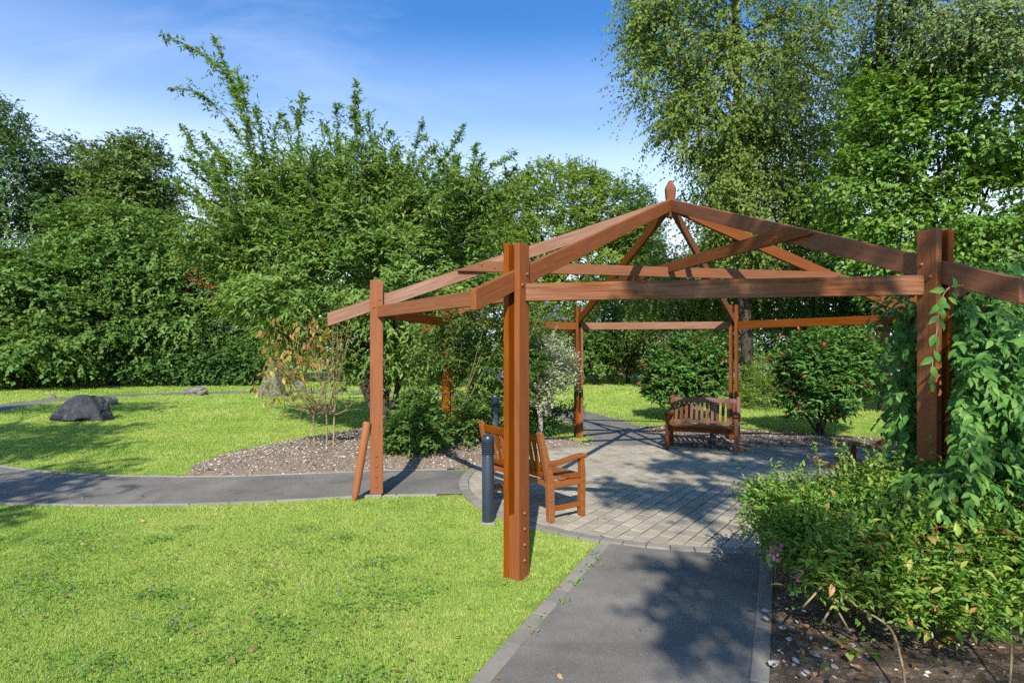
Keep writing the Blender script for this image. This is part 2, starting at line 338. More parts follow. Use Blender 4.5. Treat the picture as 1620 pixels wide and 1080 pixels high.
# blades of grass
m, nt, b, out = new_mat('grass_blade'); g = N(nt, 'ShaderNodeNewGeometry'); p = g.outputs['Position']
oi = N(nt, 'ShaderNodeObjectInfo').outputs['Random']; tv = N(nt, 'ShaderNodeAttribute', attribute_name='tint').outputs['Fac']
a = noise_n(nt, p, .55, 5, .62, .4); a2 = noise_n(nt, p, 4.5, 5, .7)
q = math_n(nt, 'ADD', math_n(nt, 'MULTIPLY', a, .62), math_n(nt, 'ADD', math_n(nt, 'MULTIPLY', a2, .42), math_n(nt, 'MULTIPLY', tv, .16)))
c = ramp_n(nt, q, [(.36, (.17, .31, .055)), (.52, (.30, .45, .085)), (.67, (.43, .53, .13)), (.82, (.53, .51, .20))])
c = mix_n(nt, ramp_n(nt, tv, [(.93, 0.0), (.97, .8)]), c, (.30, .25, .11))
L(nt, c, b.inputs['Base Color']); setin(b, Roughness=.5, Specular_IOR_Level=.25)
tr = N(nt, 'ShaderNodeBsdfTranslucent'); L(nt, mix_n(nt, 1.0, c, (1.3, 1.3, .6), 'MULTIPLY'), tr.inputs[0]); mx = N(nt, 'ShaderNodeMixShader'); mx.inputs[0].default_value = .35
L(nt, b.outputs[0], mx.inputs[1]); L(nt, tr.outputs[0], mx.inputs[2]); L(nt, mx.outputs[0], out.inputs[0]); M['grass'] = m
G = lambda *a: [(i/(len(a)-1), c) for i, c in enumerate(a)]
M['lf_dark'] = leaf_mat('dark_leaf', G((.035, .095, .025), (.065, .15, .033), (.11, .20, .045)), .3, rough=.5, spec=.2)
M['lf_blue'] = leaf_mat('bluish_leaf', G((.03, .078, .034), (.058, .125, .048), (.115, .20, .075)), .3)
M['lf_mid'] = leaf_mat('mid_leaf', G((.045, .105, .022), (.095, .19, .038), (.19, .29, .075)), .36, rough=.5, spec=.2)
M['lf_bright'] = leaf_mat('bright_leaf', G((.075, .15, .022), (.155, .25, .04), (.27, .36, .075)), .4)
M['lf_olive'] = leaf_mat('olive_leaf', G((.045, .10, .022), (.105, .18, .04), (.23, .29, .09)), .34, rough=.5, spec=.2)
M['lf_arch'] = leaf_mat('arching_tree_leaf', G((.045, .115, .02), (.11, .21, .038), (.25, .34, .09)), .36, rough=.45, spec=.25)
M['lf_maple'] = leaf_mat('maple_leaf', G((.038, .088, .022), (.08, .155, .035), (.18, .235, .07)), .3, rough=.5, spec=.2)
M['lf_birch'] = leaf_mat('birch_leaf', G((.06, .115, .022), (.14, .215, .045), (.27, .31, .08)), .4, rough=.5, spec=.2)
M['lf_silver'] = leaf_mat('silver_leaf', G((.08, .15, .05), (.16, .24, .085), (.29, .35, .15)), .35, rough=.5, spec=.2)
M['lf_brown'] = leaf_mat('brownish_leaf', G((0.075, 0.120, 0.030), (0.165, 0.180, 0.053), (0.285, 0.225, 0.090)), .35)
M['lf_lime'] = leaf_mat('hazel_leaf', G((.05, .135, .020), (.12, .245, .035), (.24, .37, .075)), .38)
M['lf_photinia'] = leaf_mat('photinia_leaf', G((.035, .10, .02), (.075, .18, .032), (.15, .27, .055)), .25, .42, spec=.3)
M['lf_red'] = leaf_mat('young_red_leaf', G((.22, .03, .025), (.34, .07, .06), (.42, .16, .10)), .35, .3)
M['lf_climb'] = leaf_mat('glossy_leaf', G((.035, .11, .018), (.075, .19, .03), (.15, .29, .06)), .3, .48, spec=.25)
M['lf_climb_o'] = leaf_mat('glossy_leaf_single', G((.04, .12, .018), (.085, .205, .034), (.18, .32, .065)), .3, .48, per_object=True, spec=.25)
M['lf_spirea'] = leaf_mat('spirea_leaf', G((.045, .13, .022), (.10, .23, .032), (.20, .33, .05), (.34, .37, .08)), .38)
M['lf_spirea_o'] = leaf_mat('spirea_leaf_single', G((0.075, 0.180, 0.021), (0.180, 0.330, 0.038), (0.345, 0.450, 0.060), (0.420, 0.375, 0.105), (0.450, 0.150, 0.068)), .38, per_object=True)
M['lf_dogwood_o'] = leaf_mat('turning_leaf', G((.14, .21, .02), (.27, .28, .03), (.42, .29, .06), (.44, .21, .08), (.30, .11, .06)), .4, per_object=True)
M['lf_dogwood'] = leaf_mat('turning_leaf_small', G((.08, .16, .02), (.17, .24, .03), (.32, .26, .05)), .4)
M['lf_white'] = leaf_mat('variegated_leaf', G((.14, .22, .07), (.42, .47, .28), (.72, .72, .60)), .3, tcol=(1.1, 1.1, .8))
M['lf_weed'] = leaf_mat('weed_leaf', G((.08, .19, .03), (.15, .28, .045), (.22, .34, .07)), .35)
M['petal_pink'] = leaf_mat('pink_petal', G((.55, .16, .26), (.72, .32, .42), (.80, .5, .55)), .3, .6, tcol=(1, .9, .9))
M['petal_purple'] = leaf_mat('purple_petal', G((.20, .13, .38), (.32, .24, .55), (.45, .38, .65)), .3, .6, tcol=(1, 1, 1))
M['seed_brown'] = leaf_mat('dry_flower', G((.07, .035, .03), (.12, .065, .05), (.17, .10, .07)), .1, .8, tcol=(1, 1, 1))
M['berry'] = leaf_mat('red_berry', G((.35, .03, .012), (.5, .06, .02)), .1, .35, tcol=(1, 1, 1))
M['dry'] = leaf_mat('dry_leaf', G((.16, .07, .03), (.30, .15, .06), (.42, .27, .13)), .2, .7, tcol=(1, 1, 1))

# ------------------------------------------------------------------ the ground
PC = np.array([2.09, 7.61]); PR = 3.775; PHI = R_(192)           # pergola: centre, radius, angle of its first post
DC = np.array([2.03, 7.62]); DR = 2.72                            # paved circle
LAWN_Z = -.012
link('lawn', np_mesh('lawn', [(-220, -120, LAWN_Z), (220, -120, LAWN_Z), (220, 400, LAWN_Z), (-220, 400, LAWN_Z)], [(0, 1, 2, 3)]), M['lawn'], kind='structure')
LOOP = crom([(.0, 7.62), (-1.7, 7.55), (-3.0, 7.27), (-4.4, 7.13), (-6.4, 7.35), (-8.6, 8.3), (-11, 10.3), (-13.6, 13.6), (-15.1, 17), (-15.2, 19.6), (-13.6, 21.7), (-10.6, 22.7), (-7, 23.1), (-3.9, 22.3), (-1.3, 20.2), (.4, 17.8), (1.45, 15.6), (2.05, 13.5), (2.2, 11.6), (2.15, 9.9)], 7)
FRONT = crom([(1.75, 5.6), (1.42, 4.85), (1.0, 3.95), (.58, 3.05), (.02, 1.8), (-.75, .3), (-1.9, -1.8), (-3.6, -4.5)], 8)
RIGHT = crom([(4.0, 9.35), (5.2, 9.38), (7, 9.4), (10, 9.6), (14, 10.4)], 6)
def strip_edges(c, w):
    T = norm(np.gradient(c, axis=0)); S = np.stack([-T[:, 1], T[:, 0]], 1); return c+S*w/2, c-S*w/2
def strip(name, c, w, z):
    a, b = strip_edges(c, w); n = len(c); V = np.zeros((2*n, 3)); V[:n, :2] = a; V[n:, :2] = b; V[:, 2] = z
    i = np.arange(n-1); o = link(name, np_mesh(name, V, np.stack([i, n+i, n+i+1, i+1], 1)), M['tarmac'], kind='structure'); return o, np.vstack([a, b[::-1]])
p_loop, POLY_LOOP = strip('path', LOOP, 1.38, .002)
p_front, POLY_FRONT = strip('path', FRONT, 1.23, .006)
p_right, POLY_RIGHT = strip('path', RIGHT, 1.36, .004)
def kerbs(parent, c, w, kw, ln, z, name, lo=-99, hi=99, sides=(1, -1), ylim=99):
    a, b = strip_edges(c, w+kw)
    me = box_mesh(name, 1, kw, .07, .006)
    for s, e in ((1, a), (-1, b)):
        if s not in sides: continue
        d = np.r_[0, np.cumsum(np.linalg.norm(np.diff(e, axis=0), axis=1))]; n = int(d[-1]/ln)
        q = np.stack([np.interp(np.linspace(0, d[-1], n+1), d, e[:, k]) for k in (0, 1)], 1)
        for p0, p1 in zip(q, q[1:]):
            mid = (p0+p1)/2
            if np.hypot(*(mid-DC)) < DR+.01 or mid[1] < lo or mid[1] > hi or (abs(mid[0]) > ylim): continue
            dv = p1-p0; Mx = frame_M((*mid, z-.035+random.uniform(-.002, .002)), (*dv, random.uniform(-.002, .002)))
            o = link(name, me, M['kerb'], parent, Mx @ Matrix.Diagonal((np.linalg.norm(dv)-.005, 1, 1, 1)))
kerbs(p_front, FRONT, 1.23, .10, .21, .016, 'kerb_block', lo=-1.5, sides=(-1,))
kerbs(p_front, FRONT, 1.23, .095, .62, .018, 'kerb_slab', lo=-1.5, sides=(1,))
kerbs(p_loop, LOOP, 1.38, .05, .91, .014, 'edging_slab', hi=15.5, ylim=12)
kerbs(p_right, RIGHT, 1.36, .05, .91, .016, 'edging_slab', ylim=9)

# paved circle: blocks in staggered rows cut to the round edge course
def disc(name, c, r, z, mat):
    a = np.linspace(0, 2*np.pi, 96, endpoint=False); bm = bmesh.new()
    bm.faces.new([bm.verts.new((c[0]+r*math.cos(t), c[1]+r*math.sin(t), z)) for t in a]); return link(name, bm_mesh(name, bm), mat, kind='structure')
paving = disc('paving', DC, DR, .010, M['sand'])
def clip_circle(poly, c, r, n=72):
    out = [np.array(p) for p in poly]
    for t in np.linspace(0, 2*np.pi, n, endpoint=False):
        nn = np.array([math.cos(t), math.sin(t)]); res = []
        if all((p-c)@nn <= r for p in out): continue
        for p, q in zip(out, out[1:]+out[:1]):
            dp, dq = (p-c)@nn-r, (q-c)@nn-r
            if dp <= 0: res.append(p)
            if dp*dq < 0: res.append(p+(q-p)*dp/(dp-dq))
        out = res
        if len(out) < 3: return []
    return out
def slab_from_poly(bm, poly, z0, z1, ch=.004):
    c = np.mean(poly, 0); top = [bm.verts.new((*(c+(p-c)*(1-ch/max(np.linalg.norm(p-c), .01))), z1)) for p in poly]
    rim = [bm.verts.new((*p, z1-ch)) for p in poly]; bot = [bm.verts.new((*p, z0)) for p in poly]; n = len(poly)
    bm.faces.new(top)
    for i in range(n):
        j = (i+1) % n; bm.faces.new((top[i], rim[i], rim[j], top[j])); bm.faces.new((rim[i], bot[i], bot[j], rim[j]))
def paving_blocks():
    u = np.array([math.cos(R_(54)), math.sin(R_(54))]); v = np.array([-u[1], u[0]]); pw, pl, g = .142, .212, .009; rin = DR-.125
    full = box_mesh('paver', pl-g+.002, pw-g-.003, .05, .006); pcs = []; rng = np.random.default_rng(3)
    for r in range(-20, 21):
        for k in range(-14, 15):
            c = DC+u*((k+.5*(r % 2)+rng.normal(0, .01))*pl)+v*(r*pw)
            if np.hypot(*(c-DC)) > rin+.2: continue
            q = [c+u*sx*(pl-g)/2+v*sy*(pw-g)/2 for sx, sy in ((-1, -1), (1, -1), (1, 1), (-1, 1))]
            whole = all(np.hypot(*(p-DC)) < rin for p in q); p2 = q if whole else clip_circle(q, DC, rin)
            if len(p2) < 3: continue
            ar = .5*abs(sum(a[0]*b[1]-b[0]*a[1] for a, b in zip(p2, p2[1:]+p2[:1])))
            if ar < .002: continue
            pcs.append((np.hypot(c[0], c[1]), c, whole, p2))
    ring = []
    nb = int(2*np.pi*(DR-.06)/.2)
    for i in range(nb):
        a0, a1 = 2*np.pi*i/nb+.0016, 2*np.pi*(i+1)/nb-.0016
        q = [DC+rr*np.array([math.cos(t), math.sin(t)]) for rr, ts in ((DR-.118, (a0, (a0+a1)/2, a1)), (DR, (a1, (a0+a1)/2, a0))) for t in ts]
        ring.append(q)
    for q in ring:
        c = np.mean(q, 0); bm = bmesh.new(); slab_from_poly(bm, [p-c for p in q], -.04, 0); o = link('edge_block', bm_mesh('edge_block', bm), M['kerb'], paving); o.location = (c[0], c[1], .019+rng.normal(0, .001))
    pcs.sort(key=lambda p: p[0]); rest = bmesh.new(); tl = rest.verts.layers.float.new('tint')
    for n, (d, c, whole, q) in enumerate(pcs):
        z = .017+rng.normal(0, .0011)
        if n < 300:
            if whole: o = link('paver', full, M['paver'], paving, frame_M((*c, z-.025), (u[0], u[1], rng.normal(0, .003))))
            else:
                bm = bmesh.new(); slab_from_poly(bm, [p-c for p in q], -.04, 0); o = link('paver', bm_mesh('paver', bm), M['paver'], paving); o.location = (c[0], c[1], z)
        else:
            n0 = len(rest.verts); slab_from_poly(rest, q, -.03, z); rest.verts.ensure_lookup_table(); t = rng.random()
            for vv in rest.verts[n0:]: vv[tl] = t
    link('pavers_beyond', bm_mesh('pavers_beyond', rest), M['paver_far'], paving, kind='stuff')
paving_blocks()

# planting beds
a_, b_ = strip_edges(LOOP, 1.38+.1)
def arc(a0, a1, n, r=DR+.004): return [DC+r*np.array([math.cos(t), math.sin(t)]) for t in np.radians(np.linspace(a0, a1, n))]
BED_L = [(-4.45, 7.87), (-4.75, 8.6), (-4.7, 9.6), (-4.45, 10.3), (-3.9, 11.4), (-3.2, 12.6), (-2.0, 13.4), (-.6, 13.5), (.1, 12.8), (.35, 11.9), (.7, 11.2), (1.2, 10.85), (1.38, 10.5)]+arc(103, 163.5, 12)+[(-1.0, 8.345), (-1.75, 8.29), (-2.8, 8.03), (-3.6, 7.92)]
BED_R = [(2.98, 10.55), (2.9, 11.6), (2.78, 13.0), (3.8, 12.75), (4.97, 12.3), (5.9, 11.95), (7.04, 11.2), (8.5, 10.75), (10.5, 10.6), (10.5, 10.42), (8, 10.19), (5.2, 10.11), (4.2, 10.08)]+arc(49, 71, 6)
fr_e = [p for p in strip_edges(FRONT, 1.23+.196)[0]]
BED_F = [tuple(p) for p in fr_e[::-1] if -2.5 < p[1] < 4.62]+arc(-82, 20, 16)+[(5.0, 8.66), (7, 8.67), (10, 8.85), (10.5, 3), (9, -2.5)]
def bed(name, poly, mat, hfun, step):
    P = np.asarray(poly, float); lo, hi = P.min(0), P.max(0)
    gx, gy = np.meshgrid(np.arange(lo[0], hi[0], step), np.arange(lo[1], hi[1], step)); x, y = gx.ravel(), gy.ravel()
    rng = np.random.default_rng(5); x = x+rng.normal(0, step*.15, len(x)); y = y+rng.normal(0, step*.15, len(y))
    k = in_poly(x, y, P) & (poly_dist(x, y, P) > step*.4); pts = np.vstack([P, np.stack([x[k], y[k]], 1)])
    n = len(P); r = delaunay_2d_cdt([Vector(p) for p in pts], [(i, (i+1) % n) for i in range(n)], [], 1, 1e-5)
    q = np.array([(v.x, v.y) for v in r[0]]); d = poly_dist(q[:, 0], q[:, 1], P); z = hfun(q[:, 0], q[:, 1], d)
    me = bpy.data.meshes.new(name); me.from_pydata(np.c_[q, z].tolist(), [], [list(f) for f in r[2]]); me.update()
    for p in me.polygons: p.use_smooth = True
    if me.polygons[0].normal.z < 0: me.flip_normals()
    return link(name, me, mat, kind='structure')
rough = lambda x, y: .012*sn(np.stack([x*6, y*6, x*0], -1))+.006*sn(np.stack([x*17, y*15, x*0], -1), 2)
def h_left(x, y, d): return .008+.19*(1-np.exp(-np.maximum(d, 0)/.75))+rough(x, y)*np.minimum(1, d*6)
def h_right(x, y, d): return .006+.05*(1-np.exp(-d/.5))+rough(x, y)*np.minimum(1, d*6)
def h_front(x, y, d): return .010+.07*(1-np.exp(-d/.4))+rough(x, y)*np.minimum(1, d*6)
bedL = bed('flower_bed', BED_L, M['mulch'], h_left, .13); bedR = bed('flower_bed', BED_R, M['soil'], h_right, .16); bedF = bed('flower_bed', BED_F, M['soil'], h_front, .12)
def scatter_in(rng, poly, n, dens=None):
    P = np.asarray(poly); lo, hi = P.min(0), P.max(0); x = rng.uniform(lo[0], hi[0], n*4); y = rng.uniform(lo[1], hi[1], n*4)
    k = in_poly(x, y, P)
    if dens is not None: k &= rng.random(len(x)) < dens(x, y)
    return x[k][:n], y[k][:n]
OCT = (np.array([(1, 0, 0), (0, 1, 0), (-1, 0, 0), (0, -1, 0), (.2, .1, .6), (-.1, -.2, -.5)]), np.array([(0, 1, 4), (1, 2, 4), (2, 3, 4), (3, 0, 4), (1, 0, 5), (2, 1, 5), (3, 2, 5), (0, 3, 5)]))
def chips(name, poly, hf, n, s0, s1, seed, dens=None, bias=1.0):
    rng = np.random.default_rng(seed); x, y = scatter_in(rng, poly, n, dens); d = poly_dist(x, y, poly); z = hf(x, y, d)
    s = s0*(s1/s0)**rng.random(len(x))**2; V, Fc = OCT
    W = V[None]*s[:, None, None]*(rng.uniform(.55, 1.3, (len(x), 6, 3)))*np.array([1, .75, .6]); a = rng.uniform(0, 6.28, len(x))
    ca, sa = np.cos(a)[:, None], np.sin(a)[:, None]; W = np.stack([W[..., 0]*ca-W[..., 1]*sa, W[..., 0]*sa+W[..., 1]*ca, W[..., 2]], -1)
    W += np.stack([x, y, z+s*.15], -1)[:, None]; t = rng.random(len(x))**bias
    link(name, np_mesh(name, W.reshape(-1, 3), (Fc[None]+np.arange(len(x))[:, None, None]*6).reshape(-1, 3), {'tint': np.repeat(t, 6)}), M['chips'], kind='stuff')
chips('bark_chips', BED_L, h_left, 13000, .010, .036, 11, None, .65)
chips('bark_chips', BED_R, h_right, 5000, .012, .035, 12, None, 1.2)
chips('bark_chips', BED_F, h_front, 12000, .006, .024, 13, lambda x, y: (y < 4.8)*.9+.1, .85)
def rock_mesh(name, seed, sx, sy, sz, sub=3, amp=.22, cuts=()):
    bm = bmesh.new(); bmesh.ops.create_icosphere(bm, subdivisions=sub, radius=1)
    co = np.array([v.co[:] for v in bm.verts]); d = norm(co); r = 1+amp*sn(d*1.9, seed)+amp*.45*sn(d*4.7, seed+3)+amp*.16*sn(d*12, seed+5)
    co = d*r[:, None]
    rng = np.random.default_rng(int(seed))
    for cn, cd in cuts:                                                        # flat broken faces
        cn = np.array(cn)/np.linalg.norm(cn); over = np.maximum(co@cn-cd, 0); co -= np.outer(over*.93, cn)
    co *= np.array([sx, sy, sz])
    for v, c in zip(bm.verts, co): v.co = c
    return bm_mesh(name, bm)
rng = np.random.default_rng(21)
st_me = [rock_mesh('stone', 30+i, 1, .75, .5, 1, .3, [((rng.normal(), rng.normal(), .6), .6), ((rng.normal(), rng.normal(), rng.normal()), .55)]) for i in range(5)]
def bed_stones():
    n = 0
    spots = [(1262, 995, .045), (1248, 1020, .05), (1283, 1020, .035), (1330, 962, .05), (1383, 958, .05), (1352, 1038, .085), (1290, 1048, .07), (1224, 1062, .07), (1260, 1058, .05), (1306, 1038, .04), (1238, 1005, .05),
             (1210, 975, .05), (1212, 990, .05), (1244, 893, .05), (1222, 905, .07), (1545, 1045, .1), (1595, 1060, .11), (1560, 1072, .09), (1600, 1040, .08), (1320, 1070, .05), (1232, 1040, .03), (1275, 1075, .04), (1340, 1050, .03), (1302, 1012, .03)]
    for px, py, s in spots:
        x, y = gp(px, py); o = link('stone', st_me[n % 5], M['stone'], bedF)
        o.location = (x, y, float(h_front(np.array([x]), np.array([y]), np.array([.3]))[0])); s *= .52; o.scale = (s, s*random.uniform(.8, 1.2), s*random.uniform(.6, .9)); o.rotation_euler = (random.uniform(-.3, .3), random.uniform(-.3, .3), random.uniform(0, 6)); n += 1
    x, y = scatter_in(rng, BED_F, 120, lambda x, y: (y < 4.4)*(x < 3.2)*(np.hypot(x, y) > 1.6)*1.0)
    for a, b2 in zip(x, y):
        o = link('stone', st_me[n % 5], M['stone'], bedF); s = .5*random.uniform(.02, .045); o.location = (a, b2, .075+s*.2); o.scale = (s, s, s*.8); o.rotation_euler = (0, random.uniform(-.3, .3), random.uniform(0, 6)); n += 1
    for px, py in ((352, 738), (579, 723), (545, 722), (640, 712), (470, 715), (700, 722), (430, 728), (505, 705), (600, 705), (665, 722), (735, 715)):
        x, y = gp(px, py, .12); o = link('stone', st_me[n % 5], M['stone'], bedL); s = random.uniform(.025, .05); o.location = (x, y, float(h_left(np.array([x]), np.array([y]), poly_dist(np.array([x]), np.array([y]), BED_L))[0])+.01); o.scale = (s, s, s*.8); o.rotation_euler = (0, 0, random.uniform(0, 6)); n += 1
bed_stones()

# ------------------------------------------------------------------ grass blades, thick near the camera
def grass():
    rng = np.random.default_rng(2); tufts = bpy.data.collections.new('tufts')
    for v in range(4):
        n = 95; r = .065*np.sqrt(rng.random(n)); a = rng.uniform(0, 6.28, n); base = np.stack([r*np.cos(a), r*np.sin(a), np.zeros(n)], 1)
        h = rng.uniform(.010, .030, n); lean = rng.uniform(.1, .9, n); b = rng.uniform(0, 6.28, n); ld = np.stack([np.cos(b), np.sin(b), np.zeros(n)], 1); sd_ = np.stack([-np.sin(b), np.cos(b), np.zeros(n)], 1); w = rng.uniform(.0010, .0020, n)[:, None]
        mid = base+ld*(lean*h*.35)[:, None]+np.array([0, 0, 1])*(h*.6)[:, None]; tip = base+ld*(lean*h)[:, None]+np.array([0, 0, 1])*(h*(1-.35*lean))[:, None]
        V = np.stack([base-sd_*w, base+sd_*w, mid-sd_*w*.8, mid+sd_*w*.8, tip], 1).reshape(-1, 3); k = np.arange(n)[:, None, None]*5
        Fc = (np.array([(0, 1, 3), (0, 3, 2), (2, 3, 4)])[None]+k).reshape(-1, 3)
        me = np_mesh('tuft', V, Fc, {'tint': np.repeat(rng.random(n), 5)}); me.materials.append(M['grass']); tufts.objects.link(bpy.data.objects.new('tuft', me))
    pts, scl = [], []
    for y0, y1, dens, s in ((2.3, 4.2, 640, .72), (4.2, 6.2, 420, .85), (6.2, 9, 190, 1.1), (9, 14, 65, 1.6), (14, 22, 26, 2.3), (22, 34, 10, 3.4)):
        xm = lambda y: (y+.8)*1.05+.8
        A = (y1-y0)*2*xm(y1); n = int(A*dens); y = rng.uniform(y0, y1, n); x = rng.uniform(-xm(y1), xm(y1), n); k = np.abs(x) < xm(y)
        for P in (POLY_LOOP, POLY_FRONT, POLY_RIGHT, BED_L, BED_R, BED_F): k &= ~in_poly(x, y, P)
        k &= np.hypot(x-DC[0], y-DC[1]) > DR
        x, y = x[k], y[k]
        for P in (POLY_FRONT, POLY_LOOP):
            if y0 < 9: q = poly_dist(x, y, P) > (.13 if P is POLY_FRONT else .06); x, y = x[q], y[q]
        if y0 < 9: q = np.hypot(x-DC[0], y-DC[1]) > DR+.03; x, y = x[q], y[q]
        pts.append(np.stack([x, y, np.full(len(x), LAWN_Z)], 1)); scl.append(s*rng.uniform(.75, 1.25, len(x)))
    pts = np.vstack(pts); scl = np.hstack(scl); me = bpy.data.meshes.new('lawn_grass'); me.vertices.add(len(pts)); me.vertices.foreach_set('co', pts.astype(np.float32).ravel())
    for nm, a in (('s', scl), ('r', rng.uniform(0, 6.28, len(pts)))): t = me.attributes.new(nm, 'FLOAT', 'POINT'); t.data.foreach_set('value', a.astype(np.float32))
    o = link('grass', me, None, kind='stuff'); tag(o, 'short mown green grass of the lawn', 'grass')
    ng = bpy.data.node_groups.new('grass', 'GeometryNodeTree'); ng.interface.new_socket('Geometry', in_out='INPUT', socket_type='NodeSocketGeometry'); ng.interface.new_socket('Geometry', in_out='OUTPUT', socket_type='NodeSocketGeometry')
    gi, go = ng.nodes.new('NodeGroupInput'), ng.nodes.new('NodeGroupOutput'); ci = ng.nodes.new('GeometryNodeCollectionInfo'); ci.inputs[0].default_value = tufts; ci.inputs['Separate Children'].default_value = True; ci.inputs['Reset Children'].default_value = True
    ip = ng.nodes.new('GeometryNodeInstanceOnPoints'); ip.inputs['Pick Instance'].default_value = True
    na = {}
    for nm in 'sr': q = ng.nodes.new('GeometryNodeInputNamedAttribute'); q.data_type = 'FLOAT'; q.inputs[0].default_value = nm; na[nm] = q.outputs[0]
    cx = ng.nodes.new('ShaderNodeCombineXYZ'); ng.links.new(na['r'], cx.inputs[2])
    ng.links.new(gi.outputs[0], ip.inputs['Points']); ng.links.new(ci.outputs[0], ip.inputs['Instance']); ng.links.new(na['s'], ip.inputs['Scale']); ng.links.new(cx.outputs[0], ip.inputs['Rotation']); ng.links.new(ip.outputs[0], go.inputs[0])
    md = o.modifiers.new('grass', 'NODES'); md.node_group = ng
    # clover, self-heal and fallen leaves in the lawn
    cp, cs = [], []
    for _ in range(90):
        y = rng.uniform(2.6, 5.6); x = rng.uniform(-.88*y, -.20*y+.2); m = rng.integers(25, 110); s = rng.uniform(.05, .17); cp.append(np.stack([x+rng.normal(0, s*1.4, m), y+rng.normal(0, s, m), rng.uniform(.006, .020, m)], 1))
    cp = np.vstack(cp); k = ~in_poly(cp[:, 0], cp[:, 1], POLY_FRONT) & (cp[:, 1] < 6.3); cp = cp[k]; n = len(cp); a = rng.uniform(0, 6.28, n)
    c = leaf_mesh('clover', cp, np.stack([np.cos(a), np.sin(a), rng.normal(.1, .3, n)], 1), np.array([0, 0, 1])+rng.normal(0, .3, (n, 3)), rng.uniform(.012, .026, n), .9, rng.random(n)*.9, T_FAR, None, M['lf_weed']); tag(c, 'patches of broad leaved clover in the near lawn', 'clover')
    f = cp[rng.random(n) < .02]; f = np.repeat(f, 5, 0)+rng.normal(0, .005, (len(f)*5, 3)); f[:, 2] += .012; n = len(f)
    c = leaf_mesh('lawn_flowers', f, rng.normal(0, 1, (n, 3)), rng.normal(0, 1, (n, 3)), .009, .8, rng.random(n)*.6, T_FAR, None, M['petal_purple']); tag(c, 'tiny purple self-heal flowers in the near lawn', 'flowers')
    n = 620; y = 2.5+rng.random(n)**1.3*14; x = rng.uniform(-.9, .8, n)*y; z = np.full(n, .022); k = ~((np.hypot(x-DC[0], y-DC[1]) < DR) & (rng.random(n) < .6)); x, y, z = x[k], y[k], z[k]
    k = ~((x > 2.2) & (y < 4.5)) & ~(in_poly(x, y, POLY_FRONT) & (rng.random(len(x)) < .88)); x, y, z = x[k], y[k], z[k]; n = len(x); a = rng.uniform(0, 6.28, n)
    c = leaf_mesh('fallen_leaves', np.stack([x, y, z], 1), np.stack([np.cos(a), np.sin(a), rng.normal(.1, .2, n)], 1), np.array([0, 0, 1])+rng.normal(0, .35, (n, 3)), rng.uniform(.02, .045, n), .6, rng.random(n), T_NEAR, None, M['dry']); tag(c, 'scattered dry brown leaves on lawn and paving', 'leaves')
grass()

